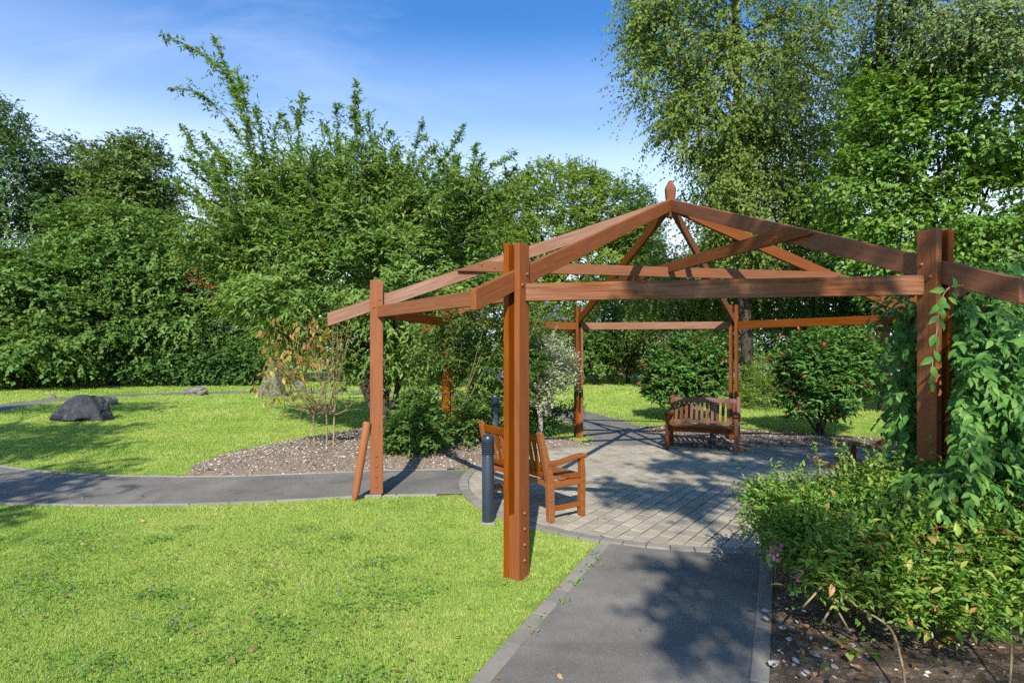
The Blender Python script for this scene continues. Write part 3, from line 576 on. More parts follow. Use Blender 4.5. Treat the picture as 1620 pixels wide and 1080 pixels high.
# ------------------------------------------------------------------ pergola
def pergola():
    g = empty('pergola', (PC[0], PC[1], 0), 0, 'brown stained timber octagonal pergola standing round the paved circle', 'pergola')
    inv = Matrix.Translation((-PC[0], -PC[1], 0)); t, w, gap = .047, .148, .05; SL = .36; H = 2.55
    bolt = lathe_mesh('bolt', [(.014, 0), (.014, .004), (.0125, .009), (.008, .013), (.002, .0145)], 10)
    board0 = box_mesh('post_board', H-.045, w, t, .004, 1); board1 = box_mesh('post_board', H+.01, w, t, .004, 1); board2 = board1.copy()
    spacer = box_mesh('spacer_block', .475, w-.006, gap-.002, .003); pad = box_mesh('footing', .125, .115, .09, .008)
    top = lambda r: 3.715-SL*r
    for k in range(8):
        a = PHI+k*math.pi/4; rad = Vector((math.cos(a), math.sin(a), 0)); tan = Vector((-rad.y, rad.x, 0)); P0 = Vector((*PC, 0))+rad*PR
        for s in (1, -1):
            c = P0+tan*s*(gap+t)/2+Vector((0, 0, (.045+(H-.045)/2 if k == 0 else (H-.01)/2)+random.uniform(-.006, .006)))
            o = link('post_board', board0 if k == 0 else board2 if k in (4, 5, 6) else board1, M['timber_mid'] if k in (4, 5, 6) else M['timber'], g, inv @ frame_M(c, (0, 0, 1), tan if s > 0 else -tan))
            # local z is +-tan here, local x up
            Mi = o.matrix_basis.inverted()
            pts = [(P0-rad*.0+Vector((0, 0, z))) for z in (.13, .25, .37, .49)]+[P0-rad*.035+Vector((0, 0, top(PR-.035)-.05)), P0+rad*.032+Vector((0, 0, top(PR+.032)-.115))]
            for q in pts:
                wq = q+tan*s*(gap/2+t-.0005); R = tan*s
                Mb = R.to_track_quat('Z', 'Y').to_matrix().to_4x4(); Mb.translation = wq
                link('bolt', bolt, M['bolt'], o, Mi @ inv @ Mb)
        link('spacer_block', spacer, M['timber'], g, inv @ frame_M(P0+Vector((0, 0, .2375 if k else .2845)), (0, 0, 1), tan))
        if k == 0: link('footing', pad, M['concrete'], g, inv @ frame_M(P0+Vector((0, 0, .004)), tuple(tan)))
        # rafter: from the king post down past the post
        r0, r1, dp = .045, 4.33, .154
        me = prism_mesh('rafter', [(r0, top(r0)), (r1, top(r1)), (r1, top(r1)-.145), (r1-.02, top(r1-.02)-dp), (r0, top(r0)-dp)], -.0235, .0235, .004)
        # re-seat so that local x runs along the slope for the grain
        rot = Matrix.Rotation(math.atan(SL), 4, 'Y'); me.transform(rot.inverted())
        wm = M['timber_worn'] if k == 0 else M['timber_mid'] if k in (2, 3, 4, 5, 6) else M['timber']  # right rear rafter's browner timber stands in for the shade on it
        link('rafter', me, wm, g, Matrix.Rotation(a, 4, 'Z') @ rot)
        # ring beam to the next post
        b = a+math.pi/4; P1 = Vector((*PC, 0))+Vector((math.cos(b), math.sin(b), 0))*PR; d = (P1-P0).normalized(); ln = (P1-P0).length-.148
        me = box_mesh('ring_beam', ln, .045, .135, .004)
        link('ring_beam', me, M['timber_worn'] if k in (1, 5) else M['timber'] if k in (0, 6) else M['timber_mid'], g, inv @ frame_M((P0+P1)/2+Vector((0, 0, 2.178)), d))
    for k, z, off in ((0, 2.745, .047), (2, 2.800, -.047)):                     # two tie beams crossing the octagon
        a = PHI+k*math.pi/4; rad = Vector((math.cos(a), math.sin(a), 0)); tan = Vector((-rad.y, rad.x, 0))
        zt, zb = z+.065, z-.065; rt, rb = (3.715-.012-zt)/SL, (3.715-.02-zb)/SL
        me = prism_mesh('tie_beam', [(-rb, zb), (rb, zb), (rb, zb+.02), (rt, zt), (-rt, zt), (-rb, zb+.02)], -.0225, .0225, .003)
        me.transform(Matrix.Translation((0, 0, -z)))
        o = link('tie_beam', me, M['timber_mid'], g, Matrix.Translation(tan*off+Vector((0, 0, z))) @ Matrix.Rotation(a, 4, 'Z'))
        sd2 = 1 if off > 0 else -1
        for e in (-1, 1):
            for q in (.0, .16):
                r = (rt+rb)/2-.12-q; Mb = Vector((0, sd2, 0)).to_track_quat('Z', 'X').to_matrix().to_4x4(); Mb.translation = (e*r, sd2*.0222, .02-q*.2); link('bolt', bolt, M['bolt'], o, Mb)
    kp = lathe_mesh('king_post', [(.05, 3.47), (.062, 3.50), (.062, 3.70), (.074, 3.83), (.070, 3.86), (.022, 3.955), (.006, 3.96)], 8, False)
    o = link('king_post', kp, M['timber_mid'], g, Matrix.Rotation(PHI+math.pi/8, 4, 'Z'))
pergola()

# leaning stake beside the left post
def stake():
    p0, p1 = at(560, 794, 6.62), at(581, 667, 6.72); p0[2] = -.02
    g = empty('wooden_stake', (p0[0], p0[1], 0), 0, 'round brown wooden stake leaning against the left pergola post', 'stake')
    d = Vector(p1-p0); me = lathe_mesh('shaft', [(.012, 0), (.03, .05), (.043, .12), (.046, d.length*.6), (.047, d.length-.01), (.042, d.length)], 14)
    me.transform(Matrix.Rotation(R_(90), 4, 'Y')); link('shaft', me, M['stake'], g, frame_M((0, 0, p0[2]), d))
stake()

# ------------------------------------------------------------------ benches
def bench(loc, rz, mat, label, W=1.16):
    """local: +Y is the way a sitter looks, X along the bench"""
    g = empty('garden_bench', (*loc, .017), rz, label, 'bench', 'timber benches round the paved circle')
    D = .52; hs = .42; lw = .06
    def P(name, me, Mx=None): return link(name, me, mat, g, Mx)
    rake = .13
    for s in (-1, 1):
        x = s*(W/2-lw/2)
        # rear leg and back upright in one bent piece
        me = prism_mesh('rear_leg', [(-.035, 0), (.035, 0), (.03, .42), (-.035-.075, .90), (-.035-.125, .905), (-.05, .40)], -lw/2, lw/2, .005)
        P('rear_leg', me, Matrix.Translation((x, -D/2+.06, 0)) @ Matrix.Rotation(R_(90), 4, 'Z'))
        me = prism_mesh('front_leg', [(-.03, 0), (.032, 0), (.034, .30), (.036, .44), (.018, .60), (-.03, .60), (-.028, .45), (-.032, .3)], -lw/2, lw/2, .005)
        P('front_leg', me, Matrix.Translation((x, D/2-.05, 0)) @ Matrix.Rotation(R_(90), 4, 'Z'))
        prof = [(-.265, .605), (-.18, .60), (-.08, .602), (.05, .622), (.15, .640), (.235, .642), (.262, .632), (.268, .612), (.25, .600), (.15, .598), (.05, .580), (-.08, .560), (-.18, .555), (-.265, .56)]
        P('armrest', prism_mesh('armrest', prof, -.036, .036, .006), Matrix.Translation((x, .0, 0)) @ Matrix.Rotation(R_(90), 4, 'Z'))
        P('side_rail', box_mesh('side_rail', D-.16, .03, .075, .004), Matrix.Translation((x, .005, .365)) @ Matrix.Rotation(R_(90), 4, 'Z'))
        P('stretcher', box_mesh('stretcher', D-.16, .03, .05, .004), Matrix.Translation((x, .005, .125)) @ Matrix.Rotation(R_(90), 4, 'Z'))
    P('front_rail', box_mesh('front_rail', W-2*lw-.002, .028, .075, .004), Matrix.Translation((0, D/2-.05, .363)))
    rr = [(-W/2+lw+.001, .31), (-W/2+.14, .34), (-W/2+.2, .345), (W/2-.2, .345), (W/2-.14, .34), (W/2-lw-.001, .31), (W/2-lw-.001, .395), (-W/2+lw+.001, .395)]
    P('back_rail', prism_mesh('back_rail', rr, -.015, .015, .003), Matrix.Translation((0, -D/2+.062, 0)))
    sl = box_mesh('seat_slat', W-.004, .068, .02, .004)
    for i in range(6):
        y = -D/2+.12+i*.0755; ln = (W-2*lw-.012)/(W-.004) if i in (0, 5) else 1
        P('seat_slat', sl, Matrix.Translation((0, y, hs-.004*abs(i-2.2))) @ Matrix.Diagonal((ln, 1, 1, 1)))
    ang = math.atan((.125-.05)/.48)
    T = Matrix.Translation((0, -D/2+.055, .40)) @ Matrix.Rotation(ang+.06, 4, 'X')                  # back plane
    tp = [(-W/2+lw+.001, .395), (W/2-lw-.001, .395)]
    up = [(W/2-lw-.001, .475)]+[(x, .475+.0+.020*math.cos(x/(W*.20)*math.pi/2)**2*(abs(x) < W*.20)) for x in np.linspace(W/2-.12, -W/2+.12, 15)]+[(-W/2+lw+.001, .475)]
    P('top_rail', prism_mesh('top_rail', tp+up, -.017, .017, .004), T)
    P('lower_back_rail', box_mesh('lower_back_rail', W-2*lw-.002, .028, .05, .003), T @ Matrix.Translation((0, 0, .055)))
    n = 12; sp = (W-2*lw)/n; bs = box_mesh('back_slat', .312, .018, .050, .003)
    for i in range(n):
        P('back_slat', bs, T @ Matrix.Translation((-W/2+lw+sp*(i+.5), 0, .237)) @ Matrix.Rotation(R_(-90), 4, 'Y'))
    return g
def yaw(d): return math.atan2(d[1], d[0])-math.pi/2
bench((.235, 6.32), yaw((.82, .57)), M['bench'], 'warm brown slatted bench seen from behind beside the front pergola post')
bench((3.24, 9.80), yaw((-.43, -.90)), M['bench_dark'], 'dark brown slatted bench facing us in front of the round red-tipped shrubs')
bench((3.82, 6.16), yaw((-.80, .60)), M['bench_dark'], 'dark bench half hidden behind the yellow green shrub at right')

# ------------------------------------------------------------------ bollard lights
def bollard(loc, label):
    g = empty('bollard_light', loc, random.uniform(0, 6), label, 'bollard', 'bollard lights round the paved circle')
    link('base_plate', box_mesh('base_plate', .145, .145, .03, .006), M['concrete'], g, Matrix.Translation((0, 0, .0)))
    link('shaft', lathe_mesh('shaft', [(.060, .0), (.060, .672), (.058, .676)], 28), M['bollard'], g)
    link('collar', lathe_mesh('collar', [(.058, .676), (.064, .680), (.064, .690), (.058, .694)], 28), M['bollard'], g)
    link('lamp_core', lathe_mesh('lamp_core', [(.046, .69), (.046, .83)], 20), M['bollard_dark'], g)
    lv = lathe_mesh('louvre', [(.047, .008), (.067, -.002), (.067, .006), (.047, .016)], 28)
    for i in range(7): link('louvre', lv, M['bollard'], g, Matrix.Translation((0, 0, .702+i*.0185)))
    link('cap', lathe_mesh('cap', [(.063, .825), (.063, .842), (.060, .856), (.050, .874), (.034, .886), (.014, .892), (.003, .893)], 28), M['bollard'], g)
bx, by = gp(772, 826); bollard((bx, by, .0), 'slate blue louvred bollard light on the grass nearest the camera')
b2 = at(783, 632, 9.6); bollard((b2[0], b2[1], .10), 'slate blue bollard light in front of the purple flowered bush')
b3 = at(1128, 627, 10.32); bollard((b3[0], b3[1], .0), 'dark bollard light standing right behind the far bench')

# ------------------------------------------------------------------ rocks
def rock(px, py, w, h, seed, mat, label, dx=0, cuts=(), rz=0., dep=.8, n=3, amp=.22):
    x, y = gp(px, py); sx = w*.43/F*y; Z = y+sx*dep*.6; x = (px-CX)/F*Z; sz = h/F*Z
    g = tag(link('boulder', rock_mesh('boulder', seed, sx, sx*dep, sz*.62, n, amp, cuts), mat, None, Matrix.Translation((x, y+sx*dep*.6, sz*.33)) @ Matrix.Rotation(rz, 4, 'Z')), label, 'boulder', 'boulders set in the far lawn')
rock(126, 667, 92, 42, 4.0, M['rock_dark'], 'dark slate boulder lying nearest in the left lawn', 0, [((-.3, -.85, .35), .62), ((.5, -.6, .4), .70), ((-.8, -.2, .5), .75), ((.25, -.8, .75), .80)], .1, .7, 4, .24)
rock(163, 641, 52, 19, 7.0, M['rock_grey'], 'long flat topped grey rock right behind the dark slate boulder', 0, [((0, 0, 1), .5), ((1, -.2, .2), .75)], .1, .55, 4)
rock(309, 625, 50, 14, 9.0, M['rock_grey'], 'low humped grey rock alone near the lawn path', 0, [((-.6, -.3, .8), .7)], 0, .7, 4)
rock(431, 628, 50, 66, 12.0, M['rock_grey'], 'tall pointed grey boulder behind the orange leaved shrub', 0, [((-.75, -.3, .6), .42), ((.85, -.3, .5), .42), ((.1, -.95, .25), .55), ((.4, -.7, .7), .55)], .3, .75, 4, .18)
rock(82, 630, 15, 7, 15.0, M['rock_grey'], 'small pale rock beyond the left lawn path', 0, (), 0, .8, 2)
rock(474, 615, 18, 14, 18.0, M['rock_grey'], 'small grey rock right of the tall pointed boulder', 0, [((0, -.9, .4), .6)], 0, .8, 2)

#PLANTS
# ------------------------------------------------------------------ trees and shrubs
def lob(px, py, Y, rx, ry, dr=None):
    sx, sz = rx/F*Y, ry/F*Y; return (at(px, py, Y), (sx, dr if dr else sx*.8, sz))
def wood(name, parts, mat, parent):
    V, Fc = cat(parts); return link(name, np_mesh(name, V, Fc, None, True), mat, parent, None, 'stuff' if name in ('twigs', 'branches', 'stems', 'long_stems') else None)
def tree(name, label, cat_, base, lobes, mat, n_clump, per, n_leaf, leaf, wd=.62, sig=.35, spray=.7, droop=.25, trunk_r=.16, seed=1, trunk_mat='trunk', bump=.16, inner=.16, up=.35, tpl=T_FAR, ang=50, flat=.6, trunk_to=None, twigs=0, low=-.75, group=None, lf=(.75, 1.3), outw=.8, fw=1.1, extra=None, fork=.35):
    rng = np.random.default_rng(seed); b = np.array([base[0], base[1], 0.0]); g = empty(name, (b[0], b[1], 0), 0, label, cat_, group)
    P, D, tc_ = lobe_points(rng, lobes, n_clump, per, sig, inner, bump, flat, seed*1.7, low)
    D = norm(D*outw+np.array([0, 0, up])+rng.normal(0, .5, P.shape)); Ls = spray*rng.uniform(.6, 1.3, len(P)); P = P-D*Ls[:, None]*.5
    pos, A, Nn, i = sprays(rng, P, D, Ls, n_leaf, droop, ang, face=D[np.repeat(np.arange(len(P)), n_leaf)]*.0, fw=fw)
    t = .30+.35*tc_[i]+.35*rng.random(len(pos))
    if extra: pos, A, Nn, t = extra(rng, pos, A, Nn, t)
    pos[:, 2] = np.maximum(pos[:, 2], .03)
    leaf_mesh('crown', pos-b, A, Nn, leaf*rng.uniform(*lf, len(pos)), wd, t, tpl, g, M[mat])
    c0 = np.array(lobes[0][0]) if trunk_to is None else np.array(trunk_to); f = b+(c0-b)*fork; f[2] = max(.3, c0[2]*fork)
    parts = [tube(bez(b+[0, 0, -.1], (b+f)/2+rng.normal(0, .05, 3), f, 6)-b, np.linspace(trunk_r*1.25, trunk_r*.85, 6), 8), tube(bez(f, (f+c0)/2+rng.normal(0, .15, 3), c0, 7)-b, np.linspace(trunk_r*.85, trunk_r*.2, 7), 7)]
    for l in lobes:
        for _ in range(3):
            e = np.array(l[0])+norm(rng.normal(0, 1, 3))*np.broadcast_to(l[1], 3)*.75; s = f+(c0-f)*rng.uniform(0, .7)
            parts.append(tube(bez(s, (s+e)/2+[0, 0, .15*np.linalg.norm(e-s)], e, 7)-b, np.linspace(trunk_r*.5, trunk_r*.08, 7), 5))
    wood('trunk', parts, M[trunk_mat], g)
    if twigs:
        k = rng.choice(len(P), min(twigs, len(P)), False); wood('twigs', [tube(np.stack([P[j]+D[j]*Ls[j]*s-np.array([0, 0, droop*Ls[j]*s*s]) for s in (-.6, .0, .5, 1)])-b, [.012, .009, .006, .003], 3) for j in k], M['twig'], g)
    return g
def gbase(px, Y): return ((px-CX)/F*Y, Y)

# --- far left
tree('ash_tree', 'dark bluish tree cut by the left edge, taller than its neighbours', 'tree', gbase(-30, 31), [lob(5, 290, 31, 75, 115), lob(-70, 260, 31, 90, 120), lob(30, 400, 31, 75, 110), lob(-60, 440, 30, 100, 120)], 'lf_blue', 640, 9, 9, .20, .5, .45, 1.0, .35, .3, 1, up=.1, bump=.25, inner=.25)
tree('maple_tree', 'olive crowned tree with a notched top at left behind the lighter green trees', 'tree', gbase(125, 33), [lob(128, 300, 33, 52, 76), lob(100, 350, 33, 55, 80), lob(140, 400, 33, 60, 90), lob(150, 480, 33, 70, 80)], 'lf_maple', 620, 9, 9, .18, .6, .38, .8, .35, .28, 2, bump=.12, inner=.3)
tree('maple_tree', 'round topped olive tree at left just before the sprawling tree', 'tree', gbase(220, 32), [lob(212, 280, 32, 56, 66), lob(222, 345, 32, 52, 70), lob(205, 370, 32, 70, 90), lob(230, 460, 32, 70, 90)], 'lf_maple', 760, 9, 9, .18, .6, .38, .8, .35, .28, 3, bump=.10, inner=.3)
tree('beech_tree', 'broad mid green tree reaching down to the lawn at left', 'tree', gbase(180, 27), [lob(185, 400, 27, 85, 78), lob(130, 440, 26, 70, 65), lob(240, 460, 27, 75, 70), lob(150, 520, 26, 85, 62), lob(265, 520, 27, 60, 60)], 'lf_mid', 300, 24, 9, .17, .62, .50, .9, .45, .25, 4, up=.15, bump=.36, flat=.4, inner=.2)
tree('hazel_tree', 'mid green hazel overhanging the lawn at the left edge', 'tree', gbase(30, 24.5), [lob(35, 470, 24.5, 75, 80), lob(-40, 500, 24.5, 80, 90), lob(60, 545, 24, 70, 42), lob(-30, 570, 24, 70, 35)], 'lf_mid', 170, 24, 9, .18, .7, .5, .8, .45, .2, 5, up=.15, bump=.34, flat=.4, inner=.2)
tree('green_shrub', 'leafy shrub at the foot of the trees beyond the far lawn', 'shrub', gbase(180, 26.5), [lob(170, 580, 26.5, 70, 26), lob(95, 585, 26.5, 50, 20), lob(230, 575, 26.5, 45, 28)], 'lf_dark', 170, 8, 9, .16, .65, .3, .6, .4, .08, 6, low=-.5)
tree('ivy_patch', 'low pale green weeds along the foot of the trees at left', 'plant', gbase(60, 26), [lob(30, 597, 26, 55, 8), lob(110, 599, 26, 45, 6)], 'lf_bright', 60, 7, 8, .15, .7, .25, .4, .3, .03, 7, low=-.3)
tree('clipped_hedge', 'dense dark green hedge at the back of the lawn right of the trees', 'hedge', gbase(310, 27), [lob(275, 572, 27, 62, 34), lob(340, 572, 27, 55, 32), lob(395, 575, 27, 35, 30)], 'lf_dark', 420, 8, 9, .11, .7, .25, .4, .2, .08, 8, low=-.9, bump=.06)
def berries(rng, pos, A, Nn, t): return pos, A, Nn, t
rw = tree('rowan_tree', 'rowan with orange red berry clusters behind the hedge', 'tree', gbase(335, 28.5), [lob(325, 455, 28, 46, 46), lob(345, 510, 28, 45, 40), lob(370, 400, 30, 50, 70)], 'lf_blue', 300, 8, 10, .15, .38, .35, .6, .4, .12, 9, bump=.2)
def rowan_berries():
    rng = np.random.default_rng(91); c = np.array([at(px+rng.normal(0, 3), py+rng.normal(0, 3), 26.6) for px, py in ((300, 432), (312, 428), (322, 436), (297, 446), (296, 461), (333, 452), (343, 468), (344, 470), (305, 438), (318, 448), (350, 380), (275, 408), (284, 395))])
    p = np.repeat(c, 22, 0)+rng.normal(0, .11, (len(c)*22, 3)); leaf_mesh('berries', p-np.array([rw.location.x, rw.location.y, 0]), rng.normal(0, 1, p.shape), rng.normal(0, 1, p.shape), .10, .9, rng.random(len(p)), T_FAR, rw, M['berry'])
rowan_berries()
tree('green_tree', 'shady green tree standing behind the sprawling tree', 'tree', gbase(640, 26), [lob(560, 400, 26, 90, 110), lob(680, 420, 26, 80, 100), lob(620, 330, 27, 80, 60), lob(500, 330, 27, 80, 60), lob(600, 500, 26, 90, 70), lob(720, 350, 27, 50, 60)], 'lf_dark', 520, 9, 9, .17, .6, .4, .8, .4, .2, 11, bump=.15)
tree('green_tree', 'bright leafed tree between the hedge and the sprawling tree', 'tree', gbase(400, 29), [lob(390, 480, 29, 60, 75), lob(440, 520, 29, 60, 60), lob(405, 560, 28, 45, 40), lob(440, 400, 30, 80, 80)], 'lf_mid', 560, 9, 9, .16, .6, .4, .8, .4, .2, 10, bump=.2)

# --- the sprawling tree in the middle
def sprawling_tree():
    rng = np.random.default_rng(44); Y0 = 11.4; bx, by = gbase(606, Y0); b = np.array([bx, by, 0.0])
    g = empty('sprawling_tree', (bx, by, 0), 0, 'sprawling small leaved tree with long arching shoots in the middle of the garden', 'tree')
    lobes = [lob(560, 365, 11.6, 110, 75, 1.2), lob(440, 375, 11.6, 100, 62, 1.1), lob(655, 385, 11.6, 85, 62, 1.0), lob(510, 450, 11.4, 140, 85, 1.4), lob(640, 460, 11.2, 120, 85, 1.3), lob(420, 440, 11.8, 85, 62, 1.0), lob(600, 550, 11.6, 80, 48, .9), lob(655, 575, 11.3, 40, 40, .5), lob(700, 430, 11.6, 60, 70, .9), lob(335, 400, 11.8, 50, 30, .7), lob(520, 520, 12.0, 75, 55, .9), lob(400, 290, 11.6, 48, 40, .6), lob(560, 262, 11.6, 58, 40, .6), lob(485, 285, 11.7, 50, 36, .6), lob(640, 290, 11.5, 46, 36, .6), lob(705, 320, 11.5, 40, 30, .5)]
    P, D, tcl = lobe_points(rng, lobes, 560, 11, .17, .28, .26, .7, 3.3, -.85)
    C = np.array([bx, by, 3.0]); D = norm(norm(P-C)*.8+D*.4+np.array([0, 0, .15])+rng.normal(0, .5, P.shape)); Ls = rng.uniform(.25, .65, len(P)); P = P-D*Ls[:, None]*.6
    pos, A, Nn, i = sprays(rng, P, D, Ls, 10, .2, 48, jit=.5, fw=.3, face=np.array([-.1, -.75, .1])); t = .2+.35*tcl[i]+.45*rng.random(len(pos))
    tips = [[(425, 340), (395, 235), (374, 155), (354, 112), (318, 82), (256, 48)], [(385, 190), (372, 130), (345, 68)], [(392, 230), (388, 165), (376, 118)], [(405, 260), (350, 182), (312, 156), (272, 150)], [(380, 330), (312, 245), (284, 200)], [(360, 330), (318, 268), (279, 248)], [(350, 350), (310, 300), (281, 288)], [(500, 320), (480, 235), (480, 165), (492, 155)], [(480, 300), (462, 220), (452, 185)], [(430, 280), (432, 210), (443, 178)], [(420, 260), (408, 205), (398, 172)], [(575, 300), (572, 210), (565, 132)], [(560, 290), (556, 200), (549, 150)], [(590, 290), (590, 220), (584, 185)], [(520, 300), (522, 225), (512, 195)], [(640, 330), (655, 250), (667, 194)], [(625, 320), (628, 250), (622, 213)], [(690, 340), (702, 262), (736, 198)], [(650, 290), (680, 235), (668, 218)], [(715, 330), (720, 280), (722, 238)], [(735, 340), (765, 272), (807, 244)], [(740, 320), (752, 275), (757, 234)], [(750, 350), (775, 310), (790, 300)], [(340, 360), (300, 340), (270, 345)], [(340, 390), (300, 375), (262, 372)], [(330, 420), (300, 400), (280, 425)], [(745, 370), (765, 365), (775, 385)], [(400, 300), (345, 240), (330, 215)], [(540, 250), (535, 205), (530, 170)], [(700, 320), (705, 285), (690, 250)]]
    for _ in range(95):                                                       # shorter shoots all round the top of the crown
        px = rng.uniform(365, 760); py = 330+abs(px-560)*.12+rng.normal(0, 18); dx = (px-560)*.35+rng.normal(0, 42); hgt = rng.uniform(30, 85)*(.75 if 600 < px else 1); tips.append([(px, py), (px+dx*.55+rng.normal(0, 6), py-hgt*.5), (px+dx, py-hgt)])
    sh, limbs = [], []
    for tp in tips:
        y = 11.3+rng.normal(0, .55); c = crom([at(px, py, y+.15*k*rng.normal(0, .5)) for k, (px, py) in enumerate(tp)], 6); n = len(c); c += np.cumsum(rng.normal(0, .012, c.shape), 0); limbs.append(tube(c-b, np.linspace(.013, .003, n), 4)); sl = np.r_[0, np.cumsum(np.linalg.norm(np.diff(c, axis=0), axis=1))]; Lc = sl[-1]
        q = np.sort(rng.uniform(.05, 1.0, int(Lc*24))); cc = np.stack([np.interp(q*Lc, sl, c[:, k]) for k in range(3)], 1); T = norm(np.stack([np.interp(q*Lc, sl, np.gradient(c[:, k], sl)) for k in range(3)], 1))
        d = norm(T*.75+rng.normal(0, .6, T.shape)+np.array([0, 0, .1])); l = (.09+.55*(1-q)**.8)*rng.uniform(.25, 1.4, len(q)); sh += list(zip(cc, d, l)); kk = rng.random(len(q)) < .5; sh += list(zip(cc[kk], T[kk], np.full(kk.sum(), .12)))
    Ps, Ds, Lq = np.array([s[0] for s in sh]), np.array([s[1] for s in sh]), np.array([s[2] for s in sh])
    p2, A2, N2, i2 = sprays(rng, Ps, Ds, Lq, 8, .1, 48, jit=.5, fw=.3, face=np.array([-.1, -.6, .1])); pos = np.vstack([pos, p2]); A = np.vstack([A, A2]); Nn = np.vstack([Nn, N2]); t = np.r_[t, .2+.7*rng.random(len(p2))]
    leaf_mesh('crown', pos-b, A, Nn, np.r_[.125*rng.uniform(.6, 1.25, len(pos)-len(p2)), .10*rng.uniform(.6, 1.2, len(p2))], .36, t, T_FAR, g, M['lf_arch'])
    hubs = [at(600, 470, 11.4), at(540, 420, 11.5), at(640, 430, 11.3), at(450, 380, 11.5), at(430, 330, 11.4), at(570, 310, 11.4), at(690, 340, 11.4)]; parts = []
    for k, h in enumerate(hubs): s = b+np.array([(k-3)*.03, .02*k, -.05]); parts.append(tube(bez(s, s*.6+h*.4+np.array([0, 0, .6]), h, 9)-b, np.linspace(.07, .03, 9), 7))
    wood('trunk', parts, M['trunk'], g); wood('branches', limbs, M['trunk'], g)
sprawling_tree()

# --- behind the pergola
tree('round_tree', 'round crowned yellow green tree behind the pergola apex at left', 'tree', gbase(880, 34), [lob(880, 340, 34, 108, 82), lob(800, 350, 34, 50, 55), lob(955, 350, 34, 70, 72), lob(890, 420, 34, 130, 85), lob(990, 400, 34, 60, 70), lob(800, 430, 33, 70, 70), lob(920, 490, 33, 110, 60)], 'lf_bright', 1300, 9, 9, .17, .6, .35, .7, .25, .3, 12, bump=.06, up=.3, inner=.25)
tree('conifer_tree', 'small dark pointed tree top right of the round crowned tree', 'tree', gbase(1002, 42), [lob(1000, 310, 42, 20, 34), lob(1006, 350, 42, 40, 40), lob(1010, 410, 42, 45, 60)], 'lf_blue', 130, 8, 9, .20, .5, .4, .8, .3, .2, 13)
tree('willow_tree', 'grey green willow peeping out left of the round crowned tree', 'tree', gbase(765, 38), [lob(768, 352, 38, 30, 42), lob(745, 400, 38, 45, 60)], 'lf_silver', 120, 8, 10, .20, .3, .5, 1.0, .6, .2, 14)
tree('green_shrub', 'dark green rounded shrub on the far lawn left of the brownish bush', 'shrub', gbase(945, 27), [lob(940, 560, 27, 40, 36), lob(905, 545, 28, 45, 50), lob(880, 560, 28, 40, 40)], 'lf_mid', 240, 8, 9, .13, .6, .3, .5, .3, .1, 15, low=-.9)
tree('brown_shrub', 'brownish green bush on the far lawn behind the far pergola post', 'shrub', gbase(995, 28), [lob(990, 563, 28, 38, 30), lob(1020, 558, 28, 32, 36)], 'lf_brown', 190, 8, 9, .12, .5, .3, .5, .3, .1, 16, low=-.9)
tree('laurel_shrub', 'leafy shrub row under the round crowned tree', 'shrub', gbase(970, 30), [lob(930, 520, 30, 70, 40), lob(1000, 510, 30, 50, 50), lob(840, 530, 30, 60, 50), lob(740, 560, 30, 60, 45), lob(690, 520, 30, 60, 70)], 'lf_mid', 420, 8, 9, .15, .6, .4, .6, .3, .1, 17, low=-.9)
tree('weeping_tree', 'grey green fine leaved tree overhanging the left red-tipped shrub', 'tree', gbase(1090, 24), [lob(1090, 450, 24, 75, 65), lob(1140, 480, 24, 60, 50), lob(1050, 500, 25, 50, 45), lob(1140, 420, 24, 60, 60), lob(1230, 470, 24, 60, 50)], 'lf_birch', 560, 9, 10, .11, .4, .4, .8, .8, .14, 18, bump=.2, up=-.1)
tree('dark_tree', 'shadowy dark green tree mass behind the right red-tipped shrub', 'tree', gbase(1330, 21), [lob(1280, 470, 21, 85, 60), lob(1360, 430, 21, 90, 70), lob(1400, 520, 20, 80, 70), lob(1290, 540, 22, 65, 22), lob(1480, 480, 20, 90, 90)], 'lf_dark', 560, 9, 9, .13, .55, .35, .6, .4, .15, 19, bump=.15)
tree('far_tree', 'dark trees beyond the iron railings behind the far bench', 'tree', gbase(1190, 40), [lob(1090, 470, 40, 60, 60), lob(1160, 480, 40, 60, 52), lob(1235, 485, 40, 60, 52), lob(1310, 490, 40, 60, 60), lob(1190, 420, 40, 90, 60), lob(1175, 535, 40, 44, 26), lob(1130, 538, 40, 40, 24), lob(1225, 532, 40, 36, 26)], 'lf_dark', 420, 8, 9, .20, .6, .5, .8, .4, .25, 28, bump=.12, low=-1)
tree('nettle_patch', 'bright green weedy plants between the two red-tipped shrubs', 'plant', gbase(1215, 16.5), [lob(1205, 620, 16.5, 34, 26, .6), lob(1240, 612, 17, 26, 32, .6), lob(1222, 600, 17, 26, 34, .6), lob(1190, 600, 18, 24, 22, .6)], 'lf_bright', 150, 7, 10, .07, .4, .16, .35, .2, .02, 20, low=-.5, up=.6)

